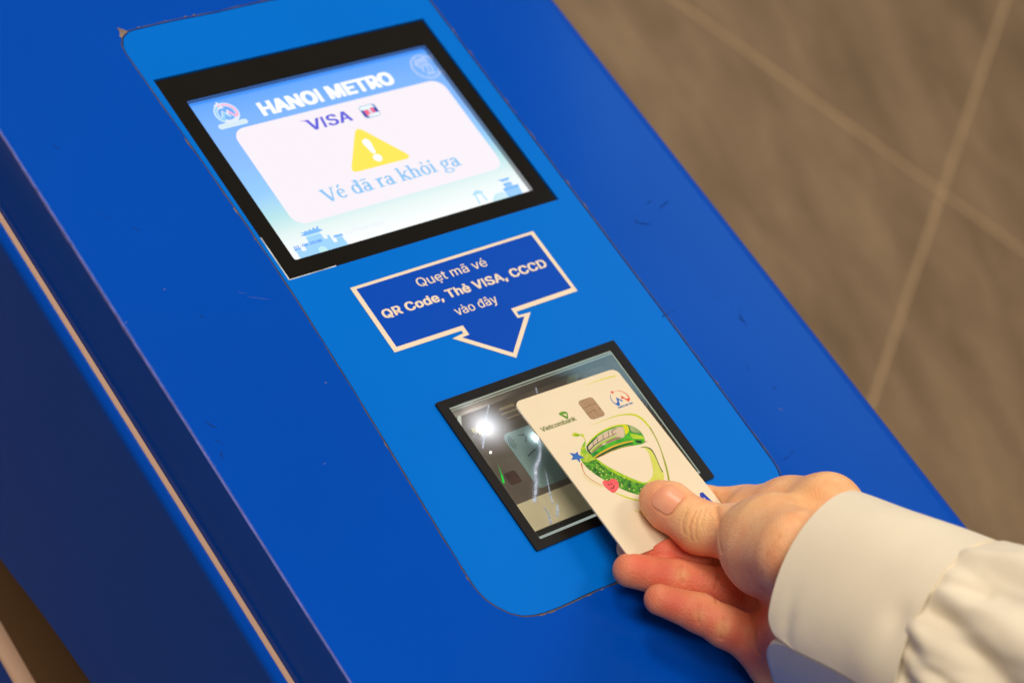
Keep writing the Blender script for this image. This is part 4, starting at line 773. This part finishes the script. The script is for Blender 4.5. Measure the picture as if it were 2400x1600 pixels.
swoosh([(4.2, 12.2), (4.3, 13.6), (5.2, 14.5), (7.6, 14.8)], [.35, .35, .3, .15], ink(88, 66, 52), CT+.049, 'window_frame')
Geo().sheet([spline([(-9.5, 7.9), (-5.4, 9.1), (-3.6, 9.4), (-3.9, 10.2), (-6.6, 9.6), (-9.9, 8.4)], 3, True)], CT+.05).sheet([spline([(-1.5, 9.7), (3.5, 9.7), (6.6, 9.9), (4.8, 10.8), (1.5, 10.9), (-1.2, 10.4)], 3, True)], CT+.05).build('window_reflection', ink(150, 120, 100), card)
Geo().sheet([[(11.0, 15.4), (13.3, 14.5), (12.4, 12.3), (11.3, 11.2), (9.2, 10.4), (10.4, 13.0)]], CT+.052).build('train_cheek', ink(214, 210, 14), card)
Geo().sheet([spline([(13.4, 14.5), (15.4, 12.5), (16.4, 9.9), (16.2, 8.3), (14.7, 9.3), (12.6, 11.0)], 3, True)], CT+.054).build('windscreen', mat('ink_windscreen', lin(178, 186, 120), .3, .4, color2=lin(96, 140, 96), vscale=300), card)
swoosh([(13.3, 14.6), (13.0, 12.6), (12.5, 11.0), (14.6, 9.2), (16.2, 8.1)], [.35, .4, .35, .3, .3], ink(44, 110, 60), CT+.056, 'window_frame')
Geo().sheet([spline([(11.6, 10.2), (14.0, 8.6), (15.9, 7.4), (15.7, 5.6), (13.2, 6.6), (11.0, 8.0)], 3, True)], CT+.055).build('train_nose', mat('ink_nose', lin(196, 208, 40), .4, .4, color2=lin(120, 190, 40), vscale=500), card)
Geo().sheet([[(11.5, 6.5), (14.1, 5.1), (13.0, 4.2), (11.2, 5.4)]], CT+.058).build('train_bumper', ink(30, 40, 26), card)
swoosh([(14.6, 4.4), (15.4, 4.2), (16.1, 3.9)], [.3, .4, .1], ink(150, 60, 30), CT+.058, 'train_bumper')
swoosh([(-11.2, 5.4), (-5.7, 6.6), (.4, 7.25), (5.8, 7.2), (10.5, 6.5)], [.5, .7, .75, .7, .55], ink(222, 170, 48), CT+.05, 'train_stripe')
swoosh([(-10.3, 4.9), (-5.7, 5.75), (.1, 6.35), (4.8, 6.15), (9.6, 5.7)], [.4, .6, .7, .65, .2], ink(30, 38, 22), CT+.051, 'train_skirt')
swoosh([(-10.2, 4.7), (-5.6, 5.1), (-1, 5.55), (4.8, 5.25), (9.8, 4.4)], [.25, .35, .35, .3, .2], ink(176, 104, 60), CT+.052, 'train_skirt')
# the right-hand loop
lr = spline([(11.6, 2.3), (13.9, 1.6), (15.3, -.5), (14.7, -4.3), (13.2, -9.5), (12.4, -13.5), (9.7, -16.0), (5.8, -17.0), (3.1, -15.4)], 4)+spline([(2.4, -13.6), (4.3, -13.4), (7.1, -12.1), (9.4, -9.4), (11.5, -5.1), (13.0, -1.3), (13.1, 1.3)], 4)
Geo().sheet([lr], CT+.02).build('loop', mat('ink_loop', lin(214, 214, 110), .4, .4, color2=lin(196, 204, 66), vscale=160), card)
swoosh([(11.4, 2.4), (13.4, 2.0), (15.0, .2), (15.1, -2.2), (14.6, -4.6), (13.4, -8.6), (12.7, -12)], [.15, .4, .8, .5, .4, .35, .5], ink(74, 92, 40), CT+.03, 'loop_shade')
# star, heart, leaves, blossom
Geo().sheet([[(-19.6, 11.5), (-17.7, 10.1), (-15.9, 10.7), (-16.5, 9.2), (-14.9, 6.8), (-17.2, 7.2), (-18.3, 5.3), (-18.6, 7.4), (-21.1, 8.0), (-19.3, 9.2)][::-1]], CT+.06).build('star', ink(52, 112, 196, c2=lin(60, 84, 170)), card)
hrt = spline([(-14.9, -6.4), (-13.4, -6.2), (-12.3, -7.1), (-10.8, -6.6), (-9.2, -7.3), (-8.8, -9.2), (-10.0, -11.3), (-12.1, -12.6), (-13.9, -13.0), (-14.8, -11.9), (-15.6, -9.3), (-15.6, -7.5)], 4, True)
Geo().sheet([hrt], CT+.06).build('heart', ink(224, 72, 82, c2=lin(240, 118, 118), vs=120), card)
i_face = ink(112, 30, 40)
Geo().sheet([circle(-13.4, -8.7, .35, 10)], CT+.07).sheet([circle(-12.2, -8.85, .35, 10)], CT+.07).sheet([ribbon(spline([(-13.7, -10.3), (-13.1, -10.9), (-12.2, -10.6), (-11.4, -9.7)], 4), [.2]+[.4]*11+[.2])], CT+.071).build('heart_face', i_face, card)
i_leaf = ink(120, 186, 30, c2=lin(206, 206, 30), vs=500)
Geo().sheet([spline([(-13.1, 18.9), (-11.6, 19.6), (-10.4, 19.0), (-9.4, 17.6), (-10.6, 17.3), (-12.0, 17.6)], 3, True)], CT+.03).sheet([spline([(-8.9, 18.0), (-8.2, 17.6), (-8.2, 16.6), (-9.2, 16.6)], 3, True)], CT+.031).sheet([ribbon(spline([(-9.6, 17.4), (-9.0, 16.2), (-9.2, 14.6), (-9.8, 13.8)], 4), .35)], CT+.032).build('leaf', i_leaf, card)
swoosh([(-12.3, 18.6), (-11.1, 18.2), (-10.2, 17.7)], [.1, .35, .1], ink(40, 120, 30), CT+.04, 'leaf_vein')
bl = Geo(); rb = random.Random(3)
def in_poly(p): return _inside(p, spline(gp_o, 4)+spline(gp_i, 4))
cnt = 0
while cnt < 64:
    p = (rb.uniform(-17, 6), rb.uniform(-20, 6))
    if in_poly(p):
        bl.sheet([circle(p[0], p[1], rb.uniform(.12, .38), 7)], CT+.045+.0005*(cnt % 9)); cnt += 1
for q in range(14):
    p = (-16.2+rb.random()*4.2, 4.6+rb.random()*5)
    if _inside(p, vine): bl.sheet([circle(p[0], p[1], rb.uniform(.15, .34), 7)], CT+.045)
bl.build('blossom', ink(222, 220, 140, c2=lin(190, 206, 60), vs=900), card)
lettering('scheme_lettering', 'VISA', 5.5, 24.0, -33.6, 6.4, CT+.02, ink(38, 64, 180), card, bold=.8, boldy=.2, shear=.15)

# ------------------------------------------------------------------ the hand
# ---- hand as a signed distance field, millimetres in the panel frame ----
def _smin(a, b, k):
    h = np.clip(0.5 + 0.5*(b-a)/k, 0, 1)
    return b + (a-b)*h - k*h*(1-h)
def _cone(P, a, b, ra, rb):
    a = np.array(a, np.float32); b = np.array(b, np.float32)
    ab = b-a; L2 = float(ab@ab)
    t = np.clip(((P-a)@ab)/L2, 0, 1)
    q = P - a - t[..., None]*ab
    return np.sqrt((q*q).sum(-1)) - (ra + (rb-ra)*(t*t*(3-2*t)*0.5+t*0.5))
def _ell(P, c, r, ax):
    M = np.array(ax, np.float32); q = (P-np.array(c, np.float32))@M.T
    r = np.array(r, np.float32)
    k0 = np.sqrt(((q/r)**2).sum(-1)); k1 = np.sqrt(((q/(r*r))**2).sum(-1))
    return k0*(k0-1)/np.maximum(k1, 1e-6)
def _chain(P, pts, k=3.0):
    d = None
    for (a, ra), (b, rb) in zip(pts[:-1], pts[1:]):
        c = _cone(P, a, b, ra, rb)
        d = c if d is None else _smin(d, c, k)
    return d
def hand_sdf(P):
    J = HAND
    f = None
    for n in ('index', 'middle', 'ring', 'pinky'):
        d = _chain(P, J[n], 2.5)
        f = d if f is None else _smin(f, d, 1.2)
    # fingers stay under the card; only a little flesh curls over its short edge
    q = (P-CARD_T)@CARD_R
    pr = np.maximum(np.maximum(np.abs(q[..., 0])-27.3, np.abs(q[..., 1]+1.5)-40.3), -0.5-q[..., 2])
    f = -_smin(-f, pr, 2.2)
    W = J['wrist_r'][0], J['wrist_u'][0]
    palm = _smin(_cone(P, W[0][0], J['fore_r'][0][0], W[0][1], J['fore_r'][0][1]),
                 _cone(P, W[1][0], J['fore_u'][0][0], W[1][1], J['fore_u'][0][1]), 12)
    wm = (np.array(W[0][0])+np.array(W[1][0]))/2
    for n, t, r in (('index', .1, 13), ('middle', .4, 14), ('ring', .7, 14.), ('pinky', 1.0, 13)):
        w = np.array(W[0][0])*(1-t)+np.array(W[1][0])*t
        palm = _smin(palm, _cone(P, J[n][-1][0], w, J[n][-1][1], r), 7)
    palm = _smin(palm, _chain(P, J['dorsal'], 4.0), 6)
    for c, r in J['pads']:
        palm = _smin(palm, np.sqrt(((P-np.array(c, np.float32))**2).sum(-1))-r, 6)
    th = _chain(P, J['thumb'][:4], 3.0)
    base = _chain(P, J['thumb'][3:], 6.0)
    th = _smin(th, base, J['thk'])
    pt = _smin(palm, th, 6.0)
    d = np.minimum(_smin(f, palm, 4.0), pt)
    # the card, with a hair of clearance, is cut free
    box = np.maximum(np.maximum(np.abs(q[..., 0])-27.3, np.abs(q[..., 1])-43.1), np.abs(q[..., 2])-0.55)
    return np.maximum(d, -box)


def surface_nets(fn, lo, hi, h):
    xs = [np.arange(lo[i], hi[i]+h, h, dtype=np.float32) for i in range(3)]
    V = np.empty([len(x) for x in xs], np.float32)
    step = 24
    for i in range(0, len(xs[0]), step):
        G = np.stack(np.meshgrid(xs[0][i:i+step], xs[1], xs[2], indexing='ij'), -1)
        V[i:i+step] = fn(G)
    nx, ny, nz = V.shape
    c = [V[i:nx-1+i, j:ny-1+j, k:nz-1+k] for i in (0, 1) for j in (0, 1) for k in (0, 1)]
    neg = sum((q < 0).astype(np.int8) for q in c)
    act = (neg > 0) & (neg < 8)
    idx = -np.ones(act.shape, np.int64); ids = np.argwhere(act); idx[act] = np.arange(len(ids))
    cv = np.stack([q[act] for q in c], 1)
    off = np.array([(i, j, k) for i in (0, 1) for j in (0, 1) for k in (0, 1)], np.float32)
    acc = np.zeros((len(ids), 3), np.float32); num = np.zeros(len(ids), np.float32)
    for a in range(8):
        for b in range(a+1, 8):
            if np.abs(off[a]-off[b]).sum() == 1:
                s = (cv[:, a] < 0) != (cv[:, b] < 0)
                t = np.where(s, cv[:, a]/np.where(s, cv[:, a]-cv[:, b], 1), 0)
                acc += np.where(s[:, None], off[a]+(off[b]-off[a])*t[:, None], 0); num += s
    P = (ids+acc/num[:, None])*h+np.array([x[0] for x in xs])
    F = []
    for ax in range(3):
        o = [(0, 0, 0)]*4
        u, v = [a for a in range(3) if a != ax]
        A = np.take(V, range(V.shape[ax]-1), ax); B = np.take(V, range(1, V.shape[ax]), ax)
        E_ = np.argwhere((A < 0) != (B < 0))
        E_ = E_[(E_[:, u] > 0) & (E_[:, v] > 0) & (E_[:, u] < V.shape[u]-1) & (E_[:, v] < V.shape[v]-1)]
        sgn = A[tuple(E_.T)] < 0
        q = []
        for du, dv in ((0, 0), (1, 0), (1, 1), (0, 1)):
            e = E_.copy(); e[:, u] -= du; e[:, v] -= dv; q.append(idx[tuple(e.T)])
        q = np.stack(q, 1)
        flip = sgn if ax != 1 else ~sgn
        q[~flip] = q[~flip][:, ::-1]
        F.append(q)
    F = np.concatenate(F); F = F[(F >= 0).all(1)]
    return P, F

def sdf_grad(P, e=0.25):
    P = np.asarray(P, np.float32); g = []
    for a in range(3):
        d = np.zeros(3, np.float32); d[a] = e
        g.append(hand_sdf(P+d)-hand_sdf(P-d))
    g = np.stack(g, -1); return g/np.maximum(np.linalg.norm(g, axis=-1, keepdims=True), 1e-6)

person = empty('person', 'hand of a person in a white shirt cuff pinching a bank card over the reader', 'person')
allp = np.array([p for k_, v in HAND.items() if k_ != 'thk' for p, r in v], float)
def nail_patch(c, t, n_, L, Wd, lift, nu=15, nv=17):
    c, t, n_ = [np.array(v, float) for v in (c, t, n_)]
    n_ /= np.linalg.norm(n_); t -= n_*(t@n_); t /= np.linalg.norm(t); s = np.cross(n_, t)
    V = []; rim = []
    for i in range(nu):
        for j in range(nv):
            u, v = 2*i/(nu-1)-1, 2*j/(nv-1)-1
            # squircle outline
            q = (abs(u)**4+abs(v)**4)**.25; q2 = max(abs(u), abs(v)) or 1
            k_ = 1 if q == 0 else q2/q
            p = c+t*u*k_*L/2+s*v*k_*Wd/2+n_*14
            for _ in range(40):
                d = float(hand_sdf(p[None].astype(np.float32))[0])
                if d < .02: break
                p = p-n_*max(d*.8, .02)
            e = max(abs(u), abs(v))
            V.append(p+n_*(lift*(1-.9*e**4)+.1*(1-v*v)))
            if e == 1: rim.append((math.atan2(v*k_, u*k_), tuple(p)))
    rim = [p for a_, p in sorted(rim)]
    F_ = [(i*nv+j, i*nv+j+1, (i+1)*nv+j+1, (i+1)*nv+j) for i in range(nu-1) for j in range(nv-1)]
    return V, F_, rim+rim[:1]
nv_, nf_, nrim = nail_patch(*NAIL)
CREASES = list(CREASES)+[(nrim, .75, .42)]
HP, HF = surface_nets(hand_sdf, (-45, -158, -6), (60, -28, 112), 0.6)
# creases press into the skin, knuckle and pad colours vary with the blood under it
HN = sdf_grad(HP)
def poly_dist(P, L_):
    d = np.full(len(P), 1e9)
    L_ = np.array(L_, float)
    for a, b in zip(L_[:-1], L_[1:]):
        ab = b-a; t = np.clip(((P-a)@ab)/(ab@ab+1e-9), 0, 1)
        d = np.minimum(d, np.linalg.norm(P-a-t[:, None]*ab, axis=1))
    return d
cre = np.zeros(len(HP))
for L_, w_, dep in CREASES:
    d = poly_dist(HP, L_); cre = np.maximum(cre, dep*np.exp(-(d/w_)**2))
HP = HP-HN*cre[:, None]
red = np.zeros(len(HP)); yel = np.zeros(len(HP))
for c_, r_, k_ in BLUSH: red = np.maximum(red, k_*np.exp(-((np.linalg.norm(HP-np.array(c_), axis=1)/r_)**2)))
for c_, r_, k_ in PALE: yel = np.maximum(yel, k_*np.exp(-((np.linalg.norm(HP-np.array(c_), axis=1)/r_)**2)))
def skin_material(name, nail=False):
    m = bpy.data.materials.new(name); m.use_nodes = True
    nt = m.node_tree; b = nt.nodes['Principled BSDF']
    tc = nt.nodes.new('ShaderNodeTexCoord')
    base = lin(255, 198, 148)
    def mix(a, bb, fac, op='MIX'):
        x = nt.nodes.new('ShaderNodeMix'); x.data_type = 'RGBA'; x.blend_type = op
        for sock, v in (('A', a), ('B', bb)):
            if isinstance(v, tuple): x.inputs[sock].default_value = v
            else: nt.links.new(v, x.inputs[sock])
        if isinstance(fac, float): x.inputs['Factor'].default_value = fac
        else: nt.links.new(fac, x.inputs['Factor'])
        return x.outputs['Result']
    n = nt.nodes.new('ShaderNodeTexNoise'); n.inputs['Scale'].default_value = 160; n.inputs['Detail'].default_value = 6
    nt.links.new(tc.outputs['Object'], n.inputs['Vector'])
    mr = nt.nodes.new('ShaderNodeMapRange'); mr.inputs['From Min'].default_value = .35; mr.inputs['From Max'].default_value = .65
    nt.links.new(n.outputs[0], mr.inputs[0])
    if nail:
        col = mix(lin(242, 164, 130), lin(246, 174, 140), mr.outputs[0])
        nt.links.new(col, b.inputs['Base Color']); b.inputs['Roughness'].default_value = .32
        b.inputs['Specular IOR Level'].default_value = .4
    else:
        a1 = nt.nodes.new('ShaderNodeAttribute'); a1.attribute_name = 'blush'
        a2 = nt.nodes.new('ShaderNodeAttribute'); a2.attribute_name = 'pale'
        a3 = nt.nodes.new('ShaderNodeAttribute'); a3.attribute_name = 'crease'
        col = mix(base, lin(248, 180, 130), mr.outputs[0])
        col = mix(col, lin(220, 100, 78), a1.outputs['Fac'])
        col = mix(col, lin(240, 190, 126), a2.outputs['Fac'])
        col = mix(col, lin(184, 98, 62), a3.outputs['Fac'])
        nt.links.new(col, b.inputs['Base Color']); b.inputs['Roughness'].default_value = .5
        b.inputs['Specular IOR Level'].default_value = .35
        vo = nt.nodes.new('ShaderNodeTexVoronoi'); vo.inputs['Scale'].default_value = 1300
        n2 = nt.nodes.new('ShaderNodeTexNoise'); n2.inputs['Scale'].default_value = 700; n2.inputs['Detail'].default_value = 5
        nt.links.new(tc.outputs['Object'], vo.inputs['Vector']); nt.links.new(tc.outputs['Object'], n2.inputs['Vector'])
        ad = nt.nodes.new('ShaderNodeMath'); ad.operation = 'ADD'
        nt.links.new(vo.outputs['Distance'], ad.inputs[0]); nt.links.new(n2.outputs[0], ad.inputs[1])
        bp = nt.nodes.new('ShaderNodeBump'); bp.inputs['Strength'].default_value = .38; bp.inputs['Distance'].default_value = .0004
        nt.links.new(ad.outputs[0], bp.inputs['Height']); nt.links.new(bp.outputs[0], b.inputs['Normal'])
    b.inputs['Subsurface Weight'].default_value = .13
    b.inputs['Subsurface Radius'].default_value = (1.0, .32, .16); b.inputs['Subsurface Scale'].default_value = .0035
    return m
skin = skin_material('skin')
hand = link_mesh('hand', HP, HF.tolist(), skin, person, True)
for nm, arr in (('blush', red), ('pale', yel), ('crease', np.clip(cre*.5, 0, .28))):
    at_ = hand.data.attributes.new(nm, 'FLOAT', 'POINT'); at_.data.foreach_set('value', arr.astype(np.float32))
# thumb nail, laid onto the thumb's surface
nail = link_mesh('thumb_nail', nv_, nf_, skin_material('nail', True), hand, True)

# ------------------------------------------------------------------ shirt sleeve
cloth = mat('white_cotton', lin(236, 225, 204), 0.9, 0.15, var=0.03, vscale=30, bump=0.12, bscale=1800)
_nt = cloth.node_tree; _b = _nt.nodes['Principled BSDF']
_n = _nt.nodes.new('ShaderNodeTexNoise'); _n.inputs['Scale'].default_value = 22; _n.inputs['Detail'].default_value = 3; _n.inputs['Distortion'].default_value = .8
_tc = [n for n in _nt.nodes if n.type == 'TEX_COORD'][0]
_nt.links.new(_tc.outputs['Object'], _n.inputs['Vector'])
_bp = _nt.nodes.new('ShaderNodeBump'); _bp.inputs['Strength'].default_value = .16; _bp.inputs['Distance'].default_value = .004
_old = _b.inputs['Normal'].links[0].from_node
_nt.links.new(_n.outputs[0], _bp.inputs['Height']); _nt.links.new(_bp.outputs[0], _old.inputs['Normal'])
_b.inputs['Sheen Weight'].default_value = .15
def wob(s, th):
    return (1.1*math.sin(.045*s+2.1*th+.6)+.8*math.sin(.09*s-3.0*th+2)+.5*math.sin(.16*s+5*th+1.2))
FOLDS = []
def sleeve_pt(s, th, off=0.0, body=False):
    """point on the sleeve: s mm up the forearm from the cuff edge, th round it from the thumb side"""
    k = 1+.0011*s
    ru, rw = 36.3*k, 31.2*k
    r = off+.35*wob(s, th)
    if body:
        q = s-58
        r += 2.4*(1-math.exp(-max(q, 0)/5.0))+.02*q
        pl = math.exp(-max(q, 0)/34.0)
        r += pl*(.55*math.sin(13*th+.7)+.5*math.sin(21*th+.05*q+2.0))*min(1, max(q, 0)/6)
        r += min(1, max(q, 0)/22)*(1.2*math.sin(.060*q+3.2*th+.5)+.9*math.sin(.105*q-4.2*th)+.6*math.sin(.19*q+6.1*th+1))
        for s0, t0, s1, t1, wd, am in FOLDS:
            # a ridge or valley along a line in (s, th)
            ax, ay = s1-s0, (t1-t0)*36
            px, py = s-s0, (th-t0)*36
            t = max(0, min(1, (px*ax+py*ay)/(ax*ax+ay*ay)))
            d = math.hypot(px-t*ax, py-t*ay)
            r += am*math.exp(-(d/wd)**2)*(math.sin(math.pi*min(1, .12+t*.88)))**.5
    else:
        for s0, t0, wd, wt, am in ((9, 2.0, 3.2, .32, -.9), (40, 1.25, 14, .35, -.8), (26, .4, 16, .5, .7), (48, 1.9, 9, .3, 1.1), (54, 1.45, 5, .16, -1.6)):
            r += am*math.exp(-((s-s0)/wd)**2-((th-t0)/wt)**2)
    return CUFF_C+CUFF_A*s+CUFF_U*(ru+r)*math.cos(th)+CUFF_W*(rw+r)*math.sin(th)
FOLDS += [(62, 1.22, 120, 1.75, 5.0, -4.2), (66, 1.05, 140, 1.45, 6.0, 3.0), (62, 1.5, 100, 2.3, 5.0, 3.2), (75, .75, 150, 1.15, 8, -2.6), (62, 1.0, 82, .9, 3, -2.0), (60, 1.85, 90, 2.5, 4, -3.0), (64, .55, 110, .35, 7, 2.4), (62, 1.62, 96, 1.95, 3.5, -2.6)]
rf_ = random.Random(21)
for _k in range(16):
    t_ = rf_.uniform(-.2, 2.6); s_ = rf_.uniform(61, 70)
    FOLDS.append((s_, t_, s_+rf_.uniform(25, 75), t_+rf_.uniform(-.25, .35), rf_.uniform(1.4, 2.6), rf_.choice((-1, 1))*rf_.uniform(.4, .9)))
def sheet_thick(fn, ns, nt_, t):
    """thick cloth from fn(i, j, off); rim closed all round"""
    V = []; F_ = []
    for off in (0.0, -t):
        for i in range(ns+1):
            for j in range(nt_+1): V.append(fn(i/ns, j/nt_, off))
    N = (ns+1)*(nt_+1); w_ = nt_+1
    for i in range(ns):
        for j in range(nt_):
            a = i*w_+j
            F_.append((a, a+1, a+w_+1, a+w_)); F_.append((N+a, N+a+w_, N+a+w_+1, N+a+1))
    rim = [j for j in range(nt_+1)]+[i*w_+nt_ for i in range(1, ns+1)]+[ns*w_+j for j in range(nt_-1, -1, -1)]+[i*w_ for i in range(ns-1, 0, -1)]
    for a, b in zip(rim, rim[1:]+rim[:1]): F_.append((b, a, N+a, N+b))
    return V, F_
D2 = math.radians
TE = D2(127)
def cuff_fn(a, b, off):
    th = D2(-172)+(TE-.03-D2(-172))*b
    s0 = 0.0
    dd = (TE-.03-th)*34/9.0
    if dd < 1: s0 = 9.0*(1-math.sqrt(max(0, 1-(1-dd)**2)))
    return sleeve_pt(s0+(61-s0)*a**1.5, th, off+1.2)
sv, sf = sheet_thick(cuff_fn, 76, 150, 1.1)
sleeve_g = Geo()
NS, NT = 130, 300
V = []; 
for i in range(NS+1):
    s = 55+230*(i/NS)**1.25
    for j in range(NT):
        V.append(sleeve_pt(s, -math.pi+2*math.pi*j/NT, -0.9, True))
F_ = [(i*NT+j, i*NT+(j+1) % NT, (i+1)*NT+(j+1) % NT, (i+1)*NT+j) for i in range(NS) for j in range(NT)]
sleeve = link_mesh('shirt_sleeve', V, F_, cloth, person, True)
cuff = link_mesh('cuff', sv, sf, cloth, sleeve, True)
md = cuff.modifiers.new('sharp', 'EDGE_SPLIT'); md.split_angle = D2(60)
UE = np.array(RY)+2.7*np.array(RZ); UE /= np.linalg.norm(UE)
def under_fn(a, b, off):
    s0 = -1.5+21*b+9.0*(1-math.sqrt(max(0, 1-max(0, 1-b/.22)**2)))
    s = s0+(66-s0)*a
    p = sleeve_pt(s, TE+.005, 0.4)
    nrm = np.cross(CUFF_A, UE); nrm /= np.linalg.norm(nrm)
    bow = 2.0*math.sin(math.pi*min(1, b*1.1))+1.6*math.sin(s*.09+2)*b
    return p+UE*84*b-nrm*(bow+off)
uv_, uf_ = sheet_thick(under_fn, 40, 60, 2.0)
link_mesh('cuff_underlap', uv_, uf_, cloth, sleeve, True)

# ------------------------------------------------------------------ level the floor
for o in list(S.objects):
    if o.parent is None and o.type in ('MESH', 'EMPTY'):
        o.matrix_world = TILT @ o.matrix_world
